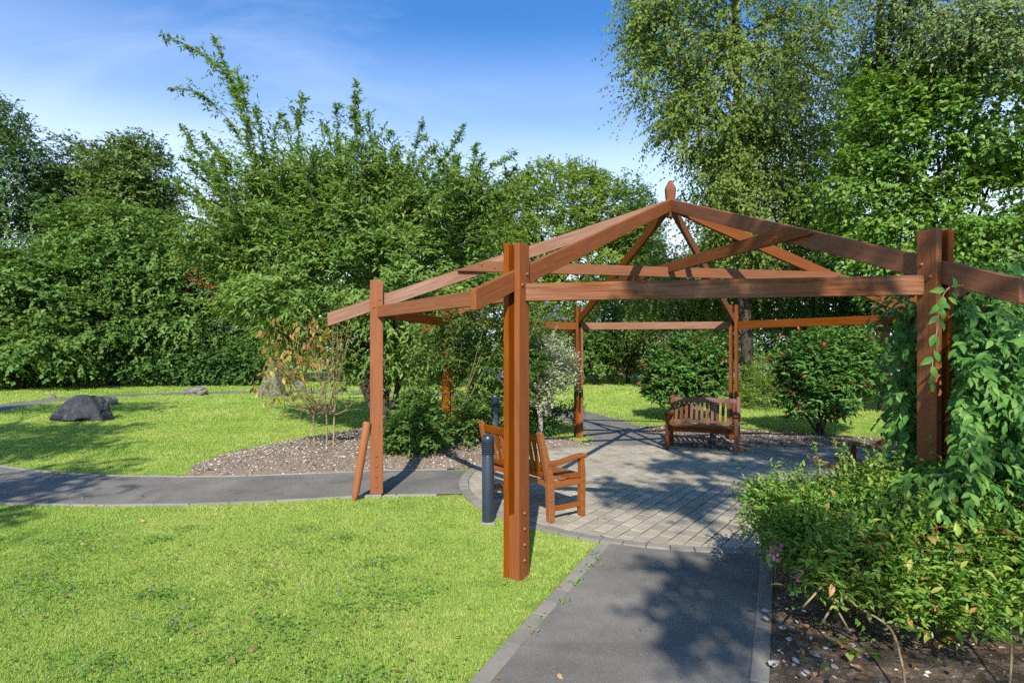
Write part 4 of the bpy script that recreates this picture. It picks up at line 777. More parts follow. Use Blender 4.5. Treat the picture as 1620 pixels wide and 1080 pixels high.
# --- right: birches and the hazel
def birch(base, label, strands, top, seed, mat, mains, r0, leaf=.090):
    rng = np.random.default_rng(seed); b = np.array([*base, 0.0]); g = empty('birch_tree', (b[0], b[1], 0), 0, label, 'tree')
    tp = np.array(top); tr = bez(b+[0, 0, -.1], (b+tp)/2+np.array([-.3, 0, 0]), tp, 16); parts = [tube(tr-b, np.linspace(r0, r0*.25, 16), 9)]; PP, DD, LL = [], [], []
    for c, rad, n in strands:
        c = np.array(c); s = tr[int(np.clip(np.argmin(np.abs(tr[:, 2]-(c[2]-.5))), 3, 15))]
        for _ in range(mains):
            e = c+norm(rng.normal(0, 1, 3))*np.array(rad)*rng.uniform(.5, 1.0); cv_ = bez(s, (s+e)/2+[0, 0, .18*np.linalg.norm(e-s)], e, 9); parts.append(tube(cv_-b, np.linspace(r0*.3, .008, 9), 5))
        kc = max(3, n//16); cc = c+norm(rng.normal(0, 1, (kc, 3)))*np.array(rad)*(rng.random((kc, 1))**.4); p = cc[rng.integers(0, kc, n)]+rng.normal(0, 1, (n, 3))*[.22, .22, .18]; d = norm(norm((p-tr[8])*[1, 1, .2])*.5+np.array([0, 0, -.22])+rng.normal(0, .55, (n, 3))); PP.append(p); DD.append(d); LL.append(rng.uniform(.5, 1.35, n))
    P, D, Ls = np.vstack(PP), np.vstack(DD), np.hstack(LL); pos, A, Nn, i = sprays(rng, P, D, Ls, 18, .3, 55, jit=.7, fw=.4, face=np.array([-.1, -.8, 0])); A[:, 2] -= .3
    t = .15+.3*rng.random(len(P))[i]+.55*rng.random(len(pos)); leaf_mesh('crown', pos-b, A, Nn, leaf*rng.uniform(.7, 1.3, len(pos)), .75, t, T_FAR, g, M[mat])
    k = rng.choice(len(P), min(500, len(P)), False); wood('twigs', [tube(np.stack([P[j]+D[j]*Ls[j]*s-np.array([0, 0, .55*Ls[j]*s*s]) for s in (-.4, .2, .6, 1)])-b, [.007, .005, .004, .002], 3) for j in k], M['twig'], g)
    wood('trunk', parts, M['trunk'], g)
def st(px, py, Y, rx, ry, dr, n): return (at(px, py, Y), (rx/F*Y, dr, ry/F*Y), int(n*1.7))
birch(gbase(1186, 19), 'tall airy birch with hanging twigs right of the pergola apex', [st(1028, 40, 17.5, 36, 66, 1.0, 150), st(1018, 125, 17.5, 24, 36, .6, 50), st(1090, 40, 18, 70, 90, 1.5, 430), st(1080, 190, 18, 38, 48, 1.0, 130), st(1150, 160, 18.5, 85, 110, 1.8, 620), st(1230, 60, 18.5, 90, 110, 1.8, 560), st(1140, 300, 18.5, 62, 75, 1.5, 420), st(1220, 240, 18.5, 85, 85, 1.6, 520), st(1260, 340, 18.5, 80, 60, 1.4, 420), st(1180, 380, 18.5, 85, 50, 1.3, 380), st(1330, 200, 18.5, 60, 120, 1.4, 300), st(1100, -90, 18, 130, 90, 2.2, 500), st(1250, -130, 18.5, 130, 110, 2.2, 420), st(1130, -300, 18.5, 130, 140, 2.2, 300)], at(1160, -420, 19), 25, 'lf_birch', 3, .21)
birch(gbase(1400, 16), 'pale birch with weeping twigs hanging over the hazel at the top right corner', [st(1570, 15, 12.0, 60, 45, 1.0, 150), st(1520, 50, 12.4, 45, 40, .8, 90), st(1590, 85, 11.8, 40, 35, .6, 70), st(1430, 10, 13.5, 60, 45, 1.0, 150), st(1400, -80, 14, 130, 90, 1.8, 300), st(1590, -90, 12.5, 110, 80, 1.6, 260), st(1370, 90, 15, 40, 50, .8, 80)], at(1400, -260, 14.5), 26, 'lf_silver', 3, .17, .068)
tree('hazel_tree', 'large bright leaved hazel filling the right edge behind the pergola', 'tree', gbase(1520, 14.5), [lob(1480, 220, 13.5, 135, 115, 1.5), lob(1590, 170, 13, 110, 130, 1.5), lob(1440, 110, 14.5, 80, 70, 1.2), lob(1380, 310, 14, 85, 80, 1.2), lob(1500, 350, 13.5, 130, 85, 1.4), lob(1610, 350, 13, 90, 110, 1.4), lob(1420, 190, 14, 80, 75, 1.2), lob(1400, 400, 13.8, 80, 50, 1.0), lob(1600, 470, 13, 90, 60, 1.0), lob(1480, 440, 13.8, 100, 50, 1.0)], 'lf_lime', 980, 8, 8, .105, .72, .24, .55, .35, .12, 27, up=.05, bump=.2, flat=.4, tpl=T_LANCE, twigs=160, outw=.9, fw=.7, inner=.2)

# --- red-tipped shrubs
def photinia(px, Y, lobes, label, seed, tips):
    rng = np.random.default_rng(seed); b = np.array([*gbase(px, Y), 0.0]); g = empty('red_tipped_shrub', (b[0], b[1], 0), 0, label, 'shrub', 'round red-tipped shrubs'); C = np.mean([l[0] for l in lobes], 0)
    P, D, tcl = lobe_points(rng, lobes, 330, 6, .10, .25, .07, .8, seed, -.9); D = norm(D+np.array([0, 0, .45])+rng.normal(0, .4, P.shape)); Ls = rng.uniform(.14, .3, len(P)); P = P-D*Ls[:, None]*.6
    pos, A, Nn, i = sprays(rng, P, D, Ls, 9, .05, 55, jit=.35, fw=.8); leaf_mesh('foliage', pos-b, A, Nn, .108*rng.uniform(.7, 1.25, len(pos)), .42, .1+.4*tcl[i]+.5*rng.random(len(pos)), T_LANCE, g, M['lf_photinia'])
    k = rng.choice(len(P), tips, False, p=(lambda w: w/w.sum())((D[:, 2] > -.3)*(np.linalg.norm(P-C, axis=1)**5))); p2, A2, N2, _ = sprays(rng, P[k]+D[k]*Ls[k][:, None]*.8, D[k], .09, 6, 0, 35, jit=.3, fw=.6); leaf_mesh('red_tips', p2-b, A2, N2, .095*rng.uniform(.7, 1.2, len(p2)), .40, rng.random(len(p2)), T_LANCE, g, M['lf_red'])
    parts = [];
    for _ in range(7): e = C+rng.normal(0, .45, 3)*[1, 1, .8]; s = b+rng.normal(0, .06, 3)*[1, 1, 0]; parts.append(tube(bez(s, (s+e)/2+np.array([0, 0, -.1]), e, 8)-b, np.linspace(.03, .010, 8), 6))
    wood('stems', parts, M['trunk'], g)
photinia(1300, 11.6, [lob(1310, 585, 11.6, 72, 68, .85), lob(1290, 620, 11.5, 62, 40, .8), lob(1340, 560, 11.6, 46, 44, .6), lob(1275, 570, 11.6, 40, 44, .6)], 'larger round red-tipped shrub right of the far bench', 31, 95)
photinia(1085, 14, [lob(1082, 588, 14, 56, 52, .8), lob(1100, 575, 14, 42, 46, .7), lob(1060, 605, 14, 38, 36, .6)], 'smaller round red-tipped shrub left of the thin far post', 32, 75)

# --- left bed
def twiggy(name, px, Y, label, cat_, stems, r0, tops, seed):
    rng = np.random.default_rng(seed); b = np.array([*gbase(px, Y), .1]); g = empty(name, tuple(b), 0, label, cat_); return rng, b, g
def dogwood():
    rng, b, g = twiggy('orange_leaved_shrub', 518, 9.3, 'bare stemmed shrub with drooping orange and yellow leaves in the left bed', 'shrub', 0, 0, 0, 51); b[2] = .15; g.location = b; parts = []; tips = []
    for sx in (498, 516, 527):
        base = at(sx, 700, 9.3); base[2] = .12; f = at(sx+rng.normal(0, 4), 655, 9.3); parts.append(tube(np.array([base, (base+f)/2+rng.normal(0, .01, 3), f])-b, [.017, .015, .013], 6))
        for _ in range(13):
            e = at(rng.uniform(415, 568), rng.uniform(512, 640), 9.3+rng.normal(0, .45)); c = bez(f, (f+e)/2+np.array([0, 0, -.12]), e, 8); parts.append(tube(c-b, np.linspace(.011, .003, 8), 4)); tips.append((c, e))
            for _ in range(2): s = c[rng.integers(3, 7)]; e2 = s+rng.normal(0, .2, 3)+np.array([0, 0, .15]); parts.append(tube(bez(s, (s+e2)/2+[0, 0, .03], e2, 4)-b, [.006, .005, .004, .002], 3))
    wood('stems', parts, M['twig_tan'], g)
    spots = [(415, 525, 12), (425, 545, 10), (445, 530, 10), (430, 515, 8), (498, 515, 14), (505, 528, 12), (462, 550, 10), (455, 560, 10), (475, 565, 12), (480, 570, 12), (495, 570, 14), (500, 545, 12), (430, 580, 8), (440, 575, 10), (415, 590, 8), (412, 610, 8), (425, 625, 6), (450, 622, 6), (470, 635, 6), (460, 590, 10), (482, 585, 10), (512, 530, 10), (520, 560, 8), (470, 520, 10), (450, 600, 6), (415, 600, 6), (535, 545, 6), (430, 560, 8), (520, 580, 5), (485, 540, 10)]
    me = leafobj('leaf', .115, .5)
    n = 0
    for px, py, k in spots:
        for _ in range(k):
            p = at(px+rng.normal(0, 7), py+rng.normal(0, 8), 9.2+rng.normal(0, .3)); A = Vector((rng.normal(0, .5), rng.normal(0, .5), -1)).normalized()
            o = link('leaf', me, M['lf_dogwood_o'], g, Matrix.Translation(Vector(p-b)) @ Vector(A).to_track_quat('X', 'Z').to_matrix().to_4x4() @ Matrix.Rotation(rng.uniform(0, 6.28), 4, 'X') @ Matrix.Scale(rng.uniform(.7, 1.2), 4)); n += 1
            if n >= 290: break
    p = np.array([e+rng.normal(0, .12, 3) for c, e in tips for _ in range(34)]); leaf_mesh('small_leaves', p-b, rng.normal(0, 1, p.shape)*[.6, .6, .4]-[0, 0, .5], rng.normal(0, 1, p.shape), .05, .45, rng.random(len(p)), T_FAR, g, M['lf_dogwood'])
def leafobj(name, ln, wd, tpl=T_NEAR, mat=None):
    V, Fc = tpl; V = V*np.array([ln, ln*wd, ln*.9]); me = np_mesh(name, V, Fc, None, True); return me
dogwood()
def shrub(name, label, cat_, px, Y, lobes, mat, n, per, nl, leaf, wd, seed, spray=.25, sig=.1, droop=.1, up=.4, tpl=T_LANCE, stems=6, fw=.5, bump=.18, stem_r=.014, base_z=.0, ang=50, stem_mat='twig', low=-.8):
    rng = np.random.default_rng(seed); b = np.array([*gbase(px, Y), base_z]); g = empty(name, tuple(b), 0, label, cat_)
    P, D, tcl = lobe_points(rng, lobes, n, per, sig, .25, bump, .8, seed, low); D = norm(D*.8+np.array([0, 0, up])+rng.normal(0, .45, P.shape)); Ls = spray*rng.uniform(.6, 1.4, len(P)); P = P-D*Ls[:, None]*.5
    pos, A, Nn, i = sprays(rng, P, D, Ls, nl, droop, ang, jit=.4, fw=fw); leaf_mesh('foliage', pos-b, A, Nn, leaf*rng.uniform(.65, 1.3, len(pos)), wd, .1+.35*tcl[i]+.55*rng.random(len(pos)), tpl, g, M[mat])
    parts = []
    for _ in range(stems):
        j = rng.integers(len(P)); s = b+rng.normal(0, .06, 3)*[1, 1, 0]; e = P[j]; parts.append(tube(bez(s, (s+e)/2+np.array([0, 0, .05]), e, 7)-b, np.linspace(stem_r, stem_r*.3, 7), 5))
    wood('stems', parts, M[stem_mat], g); return g, rng, b, P, D, Ls
shrub('leafy_shrub', 'low glossy green shrub at the foot of the left rear pergola post', 'shrub', 650, 9.1, [lob(655, 678, 9.1, 34, 22, .35), lob(628, 690, 9.0, 20, 14, .25), lob(685, 684, 9.0, 16, 18, .25), lob(660, 645, 9.4, 16, 24, .2)], 'lf_mid', 150, 7, 8, .085, .46, 61, base_z=.12)
shrub('climbing_plant', 'green climber wound up the left rear pergola post', 'climber', 711, 9.55, [lob(703, 545, 9.5, 18, 40, .15), lob(690, 520, 9.5, 30, 22, .3), lob(735, 506, 9.6, 45, 16, .3), lob(727, 650, 9.4, 12, 22, .12), lob(729, 680, 9.4, 12, 18, .12), lob(683, 560, 9.8, 24, 40, .3), lob(770, 495, 9.8, 45, 18, .3), lob(825, 508, 10.2, 40, 14, .3)], 'lf_olive', 170, 7, 9, .055, .42, 62, base_z=.15, droop=.3)
bd, rngb, bb, Pb, Db, Lb = shrub('buddleia', 'purple flowered bush behind the front bench', 'shrub', 765, 10.2, [lob(765, 585, 10.2, 38, 42, .5), lob(745, 620, 10.1, 36, 44, .5), lob(790, 640, 10.2, 36, 40, .5), lob(740, 560, 10.3, 30, 30, .4), lob(810, 570, 10.4, 38, 60, .5), lob(755, 655, 10.0, 30, 30, .4)], 'lf_mid', 170, 6, 9, .11, .26, 63, spray=.35, droop=.25, base_z=.12, stem_mat='twig_tan', stems=14)
def flower_spikes(g, b, spots, Y, mat, n=60, ln=.16, r=.024, seed=1, name='flower_spike'):
    rng = np.random.default_rng(seed)
    for px, py, ax in spots:
        c = at(px, py, Y); d = norm(np.array(ax, float)); s = rng.random(n); p = c+d*(s*ln)[:, None]+rng.normal(0, 1, (n, 3))*(r*(1-.7*s))[:, None]; leaf_mesh(name, p-b, rng.normal(0, 1, (n, 3)), rng.normal(0, 1, (n, 3)), .018, .9, rng.random(n), T_FAR, g, M[mat], kind=None)
flower_spikes(bd, bb, [(775, 585, (-1, -.3, .2)), (790, 588, (.5, -.6, -.6)), (783, 592, (.9, -.3, -1)), (836, 582, (-.6, -.3, .8)), (866, 500, (1, -.4, .2)), (875, 494, (.7, -.3, .9)), (870, 482, (-.4, -.4, .3)), (884, 503, (1, -.3, -.1)), (862, 476, (1, -.2, .4))], 9.75, 'petal_purple', seed=5)
def standard_willow():
    g, rng, b, P, D, Ls = shrub('variegated_willow', 'white and cream leaved lollipop willow behind the front pergola post', 'shrub', 856, 10.9, [lob(866, 578, 10.9, 34, 36, .45), lob(842, 592, 10.9, 28, 34, .4), lob(886, 592, 10.8, 18, 28, .3), lob(862, 558, 10.9, 26, 22, .3), lob(850, 628, 10.9, 20, 14, .25)], 'lf_white', 330, 7, 12, .050, .42, 64, spray=.26, droop=.08, up=.5, stems=0 or 1, tpl=T_FAR)
    top = at(853, 620, 10.9); s = b.copy(); s[2] = -.05; wood('trunk', [tube(bez(s, (s+top)/2+np.array([.02, 0, 0]), top, 9)-b, np.linspace(.045, .034, 9)*(1+.12*np.sin(np.arange(9)*2.1)), 8)]+[tube(bez(top, (top+at(px, py, 10.9))/2, at(px, py, 10.9), 5)-b, np.linspace(.022, .006, 5), 5) for px, py in ((840, 590), (870, 590), (855, 570), (885, 605))], M['trunk_birch'], g)
standard_willow()
shrub('green_underplanting', 'dark green plant at the foot of the white willow', 'plant', 850, 11.4, [lob(850, 668, 11.4, 28, 10, .3), lob(890, 650, 12, 24, 10, .3), lob(835, 640, 11.6, 22, 26, .3)], 'lf_dark', 60, 6, 8, .08, .4, 65)

# --- right: glossy hanging shrub round the near right post
def hanging_shrub():
    rng = np.random.default_rng(71); b = np.array([3.45, 4.35, .0]); g = empty('weeping_shrub', tuple(b), 0, 'glossy dark green weeping shrub wrapped round the near right pergola post', 'shrub')
    sh = []
    def shoot(p0, ln, d, dr): sh.append((np.array(p0), norm(np.array(d, float)), ln, dr))
    def curtain(x0, x1, y0, y1, Y, n, sl, dr=.9):
        for _ in range(int(n*1.45)):
            px, py = rng.uniform(x0, x1), rng.uniform(y0, y1); shoot(at(px, py, Y+rng.normal(0, .16)), rng.uniform(.28, .6)*sl, (rng.normal(-.35, .5), rng.normal(-.45, .4), rng.uniform(.1, .8)), dr)
    curtain(1440, 1475, 455, 520, 4.6, 30, .6); curtain(1435, 1475, 520, 600, 4.55, 50, .65); curtain(1432, 1475, 600, 690, 4.5, 56, .65); curtain(1430, 1470, 680, 735, 4.4, 30, .6)
    curtain(1505, 1620, 470, 530, 4.05, 46, .8); curtain(1505, 1660, 540, 600, 3.75, 60, .9); curtain(1515, 1660, 600, 680, 3.65, 70, .9); curtain(1500, 1660, 670, 760, 3.55, 70, .9); curtain(1470, 1560, 720, 775, 3.5, 40, .7); curtain(1560, 1700, 420, 500, 4.3, 36, .8); curtain(1505, 1640, 425, 480, 4.6, 40, .7)
    curtain(1440, 1490, 500, 720, 4.9, 50, .7); curtain(1500, 1700, 480, 760, 4.25, 60, 1)
    P, D, Ls = np.array([s[0] for s in sh]), np.array([s[1] for s in sh]), np.array([s[2] for s in sh]); nl = 16
    pos, A, Nn, i = sprays(rng, P, D, Ls, nl, .85, 42, jit=.35, fw=.8); A[:, 2] -= .3; Nn = Nn+np.array([-.1, -.6, .25]); t = .1+.35*rng.random(len(P))[i]+.55*rng.random(len(pos))
    px = CX+F*pos[:, 0]/pos[:, 1]; kp = ~((px > 1440) & (px < 1512) & (pos[:, 1] < 4.25) & (pos[:, 2] > EYE-(715-HY)/F*4)); pos, A, Nn, t = pos[kp], A[kp], Nn[kp], t[kp]
    ln = .067*rng.uniform(.7, 1.25, len(pos))
    near = np.argsort(np.linalg.norm(pos-np.array([0, 0, EYE]), axis=1)+(pos[:, 0]/pos[:, 1] > .9)*50)[:255]; rest = np.setdiff1d(np.arange(len(pos)), near)
    wl = 1
    leaf_mesh('foliage', pos[rest]-b, A[rest], Nn[rest], ln[rest], .46, t[rest], T_NEAR, g, M['lf_climb'])
    me = leafobj('leaf', .09, .46)
    def one(p, a, n_, s): 
        a = Vector(a).normalized(); n_ = Vector(n_); n_ = (n_-a*n_.dot(a)).normalized(); y = n_.cross(a); R = Matrix((a, y, n_)).transposed().to_4x4(); link('leaf', me, M['lf_climb_o'], g, Matrix.Translation(Vector(p-b)) @ R @ Matrix.Scale(s, 4))
    for j in near: one(pos[j], A[j], Nn[j], ln[j]/.09)
    parts = [tube(np.stack([P[j]+D[j]*Ls[j]*s-np.array([0, 0, .6*Ls[j]*s*s]) for s in np.linspace(-.5, 1, 7)])-b, np.linspace(.007, .002, 7), 4) for j in range(0, len(P), 3) if not 1425 < CX+F*P[j, 0]/P[j, 1] < 1600]
    for e in [at(1430, 470, 4.6), at(1420, 560, 4.6), at(1570, 470, 4.2), at(1540, 560, 3.9), at(1620, 480, 4.2), at(1600, 620, 3.8)]: parts.append(tube(bez(b+rng.normal(0, .05, 3)*[1, 1, 0], (b+e)/2+np.array([.1, .1, .3]), e, 9)-b, np.linspace(.03, .008, 9), 6))
    # the sprig that hangs across the post
    c = crom([at(1530, 452, 3.72), at(1502, 455, 3.62), at(1488, 480, 3.60), at(1480, 540, 3.6), at(1474, 585, 3.61), at(1473, 612, 3.62)], 5); parts.append(tube(c-b, np.linspace(.006, .0018, len(c)), 5))
    wood('stems', parts, M['twig_tan'], g)
    for k, (px, py, dx, dy) in enumerate([(1495, 458, -.9, .1), (1492, 468, -.2, .9), (1486, 480, -.7, .7), (1484, 500, -.8, .6), (1486, 478, .9, .5), (1490, 488, .1, 1), (1487, 505, .35, 1), (1483, 530, -.1, 1), (1480, 528, -.45, .9), (1478, 555, .35, .8), (1476, 565, -.9, .5), (1475, 578, .2, 1), (1474, 592, -.35, 1), (1473, 605, .15, 1), (1505, 462, .5, .7), (1512, 456, -.2, -.7), (1500, 470, .7, .6)]):
        p = at(px, py, 3.595); one(p, (dx, -.12, -dy), (rng.normal(0, .4), -1, .25), rng.uniform(.85, 1.15)*(.8 if k > 11 else 1))
    # coppery young shoots at the top left
    p = np.array([at(px, py, 4.45) for px, py in ((1415, 470), (1405, 488), (1398, 500), (1412, 510), (1425, 480), (1408, 530), (1400, 548), (1430, 495))]); p2, A2, N2, _ = sprays(rng, p, np.array([[-.5, -.4, .6]]*len(p)), .2, 7, .3, 45, fw=.5); leaf_mesh('young_leaves', p2-b, A2, N2, .08, .36, rng.random(len(p2)), T_NEAR, g, M['lf_brown'])
hanging_shrub()

# --- the mixed shrubs in the front right bed
def front_shrubs():
    rng = np.random.default_rng(81)
    lobes = [lob(1228, 812, 4.2, 22, 18, .2), lob(1310, 885, 3.6, 50, 34, .3), lob(1420, 905, 3.35, 90, 44, .35), lob(1310, 905, 3.5, 46, 24, .25), lob(1450, 925, 3.2, 100, 28, .3), lob(1580, 925, 3.1, 90, 28, .3), lob(1340, 808, 3.9, 70, 42, .4), lob(1272, 800, 4.1, 36, 30, .3), lob(1420, 805, 3.75, 95, 50, .5), lob(1340, 850, 3.6, 95, 44, .4), lob(1470, 860, 3.4, 120, 66, .45), lob(1580, 850, 3.3, 90, 70, .4), lob(1560, 790, 3.5, 80, 46, .4), lob(1290, 830, 3.8, 60, 36, .3), lob(1650, 870, 3.3, 80, 80, .4)]
    g, r2, b, P, D, Ls = shrub('spirea_shrub', 'sprawling yellow green shrub filling the front right bed', 'shrub', 1440, 3.7, lobes, 'lf_spirea', 680, 7, 8, .046, .40, 82, spray=.20, sig=.07, droop=.05, up=.7, stems=60, stem_r=.007, base_z=.06, stem_mat='twig_tan', bump=.30)
    me = leafobj('leaf', .058, .42); k = rng.choice(len(P), 1400, False); d = np.linalg.norm(P[k]-np.array([0, 0, EYE]), axis=1); k = k[np.argsort(d)][:295]
    for j in k:
        p = P[j]+D[j]*Ls[j]*rng.uniform(.7, 1.15); a = Vector(norm(D[j]*.5+rng.normal(0, .6, 3))); n_ = Vector((rng.normal(0, .4), -.3, 1)); n_ = (n_-a*n_.dot(a)).normalized(); R = Matrix((a, n_.cross(a), n_)).transposed().to_4x4(); link('leaf', me, M['lf_spirea_o'], g, Matrix.Translation(Vector(p-b)) @ R @ Matrix.Scale(rng.uniform(.7, 1.5), 4))
    # dry brown flower heads
    for px, py, Y in ((1355, 888, 3.25), (1345, 905, 3.25), (1362, 905, 3.2), (1430, 890, 3.2), (1348, 862, 3.35), (1462, 770, 3.5), (1565, 885, 3.05)):
        c = at(px, py, Y); n = 90; q = norm(rng.normal(0, 1, (n, 3)))*[.045, .045, .028]; leaf_mesh('flower_head', c+q-b, q+rng.normal(0, .02, q.shape), rng.normal(0, 1, (n, 3)), .014, .7, rng.random(n), T_FAR, g, M['seed_brown'], kind=None)
    # red young leaves
    c = np.array([at(px, py, Y) for px, py, Y in ((1395, 858, 3.15), (1378, 862, 3.15), (1440, 868, 3.1), (1312, 742, 3.7), (1300, 735, 3.75), (1395, 712, 3.75), (1402, 700, 3.75), (1250, 790, 3.9), (1600, 850, 3.0), (1475, 850, 3.1), (1262, 845, 3.8), (1220, 775, 4.2))]); p2, A2, N2, _ = sprays(rng, c, rng.normal(0, .5, c.shape)+[0, -.2, .7], .07, 7, .1, 60, fw=.4); leaf_mesh('red_leaves', p2-b, A2, N2, .042, .36, rng.random(len(p2)), T_NEAR, g, M['lf_red'])
    # tall wispy shoots on top, with small leaves
    sp = []; sl = []
    for px, py, Y in ((1290, 712, 4.0), (1322, 705, 3.95), (1335, 715, 3.9), (1345, 722, 3.9), (1372, 712, 3.8), (1390, 725, 3.75), (1420, 728, 3.7), (1268, 735, 4.1), (1450, 745, 3.6), (1480, 760, 3.5), (1530, 765, 3.4), (1205, 765, 4.3), (1188, 790, 4.3), (1225, 745, 4.3)):
        e = at(px, py, Y); s = e+np.array([rng.normal(0.05, .08), .05, -.38]); m_ = (s+e)/2+rng.normal(0, .03, 3); c = bez(s, m_, e, 7); sl.append(tube(c-b, np.linspace(.004, .0012, 7), 4)); sp += [(c[i], norm(c[min(i+1, 6)]-c[i-1])) for i in range(2, 7)]
    # arching bare stems low down
    for pts in ([(1318, 905, 3.35), (1345, 950, 3.2), (1405, 990, 3.0), (1425, 1040, 2.85), (1432, 1085, 2.75)], [(1250, 910, 3.6), (1290, 928, 3.45), (1340, 948, 3.3)], [(1270, 960, 3.3), (1310, 915, 3.4), (1330, 880, 3.5)], [(1330, 900, 3.5), (1380, 955, 3.3), (1460, 965, 3.2)], [(1598, 990, 2.95), (1600, 1040, 2.85), (1597, 1085, 2.8)], [(1420, 900, 3.4), (1423, 960, 3.25), (1420, 1000, 3.2)], [(1300, 985, 3.2), (1330, 940, 3.3), (1370, 905, 3.4)], [(1460, 900, 3.3), (1462, 960, 3.2), (1400, 995, 3.1)], [(1345, 1000, 3.1), (1318, 950, 3.3), (1300, 900, 3.5)]):
        c = crom([at(*q) for q in pts], 6); c[:, 2] = np.maximum(c[:, 2], .09); sl.append(tube(c-b, np.full(len(c), .0065), 5))
    wood('long_stems', sl, M['twig_tan'], g); q = np.array([s[0] for s in sp]); d = np.array([s[1] for s in sp]); p2, A2, N2, _ = sprays(rng, q, d, .09, 6, .1, 60, fw=.3); leaf_mesh('shoot_leaves', p2-b, A2, N2, .036, .45, .5+.5*rng.random(len(p2)), T_NEAR, g, M['lf_spirea'])
    # pink flowered plant at the corner of the path
    g2, r3, b2, P2, D2, L2 = shrub('pink_flowered_plant', 'small pink flowered plant at the corner of path and paving', 'plant', 1240, 4.1, [lob(1236, 830, 4.05, 34, 34, .2), lob(1215, 790, 4.2, 28, 24, .2), lob(1262, 862, 3.9, 28, 24, .2)], 'lf_spirea', 90, 6, 8, .042, .4, 83, spray=.16, sig=.07, up=.5, stems=16, stem_r=.005, base_z=.05)
    for px, py, Y, n in ((1227, 864, 3.72, 5), (1235, 866, 3.72, 5), (1222, 874, 3.72, 4), (1229, 882, 3.72, 3), (1266, 903, 3.55, 3), (1264, 909, 3.55, 2), (1216, 828, 3.95, 3), (1471, 781, 3.45, 2)):
        c = at(px, py, Y); k = n*5; q = rng.normal(0, .016, (k, 3)); leaf_mesh('pink_flower', c+q-b2, rng.normal(0, 1, (k, 3)), np.array([0, -1, .5])+rng.normal(0, .4, (k, 3)), .026, .85, rng.random(k), T_LANCE, g2, M['petal_pink'], kind=None)
    # small low weeds on the soil
    for n_, (px, py, s, lab) in enumerate([(1225, 886, .8, 'round leaved weed on the kerb edge below the pink flowers'), (1274, 942, .9, 'broad leaved weed alone on the soil left of the arching stem'), (1262, 985, .7, 'small three leaved weed beside the kerb slab'), (1340, 1058, .9, 'low leafy weed at the bottom edge among the stones'), (1365, 1068, .9, 'low leafy weed near the foot of the arching stem'), (1482, 1040, 1.3, 'largest broad leaved weed at the bottom right'), (1530, 1020, 1.1, 'broad leaved weed right of the largest one'), (1610, 1022, .9, 'weed at the right edge of the front bed'), (1300, 1012, .6, 'feathery small weed in the gravelly soil')]):
        x, y = gp(px, py); g3 = empty('weed', (x, y, .075), rng.uniform(0, 6), lab, 'weed', 'weeds on the front bed'); m_ = leafobj('leaf', .055*s, .8)
        for j in range(rng.integers(7, 12)):
            a = rng.uniform(0, 6.28); r = rng.uniform(.01, .05)*s; link('leaf', m_, M['lf_spirea_o'] if n_ % 2 else leaf_weed_o, g3, Matrix.Translation((r*math.cos(a), r*math.sin(a), rng.uniform(.02, .075)*s)) @ Matrix.Rotation(a, 4, 'Z') @ Matrix.Rotation(rng.uniform(-.5, .3), 4, 'Y') @ Matrix.Scale(rng.uniform(.6, 1.1), 4))
leaf_weed_o = leaf_mat('weed_leaf_single', G((.04, .12, .02), (.09, .2, .03), (.15, .26, .05)), .35, per_object=True)
front_shrubs()
def litter():
    rng = np.random.default_rng(88); x, y = scatter_in(rng, BED_F, 1500, lambda x, y: (y < 4.8)*(x < 4)*1.0); n = len(x); a = rng.uniform(0, 6.28, n)
    leaf_mesh('leaf_litter', np.stack([x, y, np.full(n, .09)], 1), np.stack([np.cos(a), np.sin(a), rng.normal(0, .2, n)], 1), np.array([0, 0, 1])+rng.normal(0, .4, (n, 3)), rng.uniform(.02, .06, n), .5, rng.random(n)*.7, T_NEAR, None, M['dry'])
    x, y = scatter_in(rng, BED_F, 260, lambda x, y: (y < 4.6)*(x < 3.6)*1.0); x2, y2 = scatter_in(rng, BED_L, 160); hz = np.r_[np.full(len(x), .085), h_left(x2, y2, poly_dist(x2, y2, BED_L))]; x, y = np.r_[x, x2], np.r_[y, y2]
    e = strip_edges(FRONT, 1.25)[1]; e = e[(e[:, 1] > 2.6) & (e[:, 1] < 5.0)]; q = rng.random(16)**1.5; x3, y3 = (np.interp(q, np.linspace(0, 1, len(e)), e[:, k])+rng.normal(0, .014, 16) for k in (0, 1)); x, y, hz = np.r_[x, x3], np.r_[y, y3], np.r_[hz, np.full(16, .0)]
    p = np.repeat(np.stack([x, y, hz], 1), 7, 0)+rng.normal(0, 1, (len(x)*7, 3))*[.03, .03, .006]; a = rng.uniform(0, 6.28, len(p)); p[:, 2] += .012
    leaf_mesh('seedlings', p, np.stack([np.cos(a), np.sin(a), rng.normal(.4, .3, len(p))], 1), np.array([0, 0, 1])+rng.normal(0, .4, (len(p), 3)), rng.uniform(.012, .035, len(p)), .7, rng.random(len(p)), T_FAR, None, M['lf_weed'])
litter()

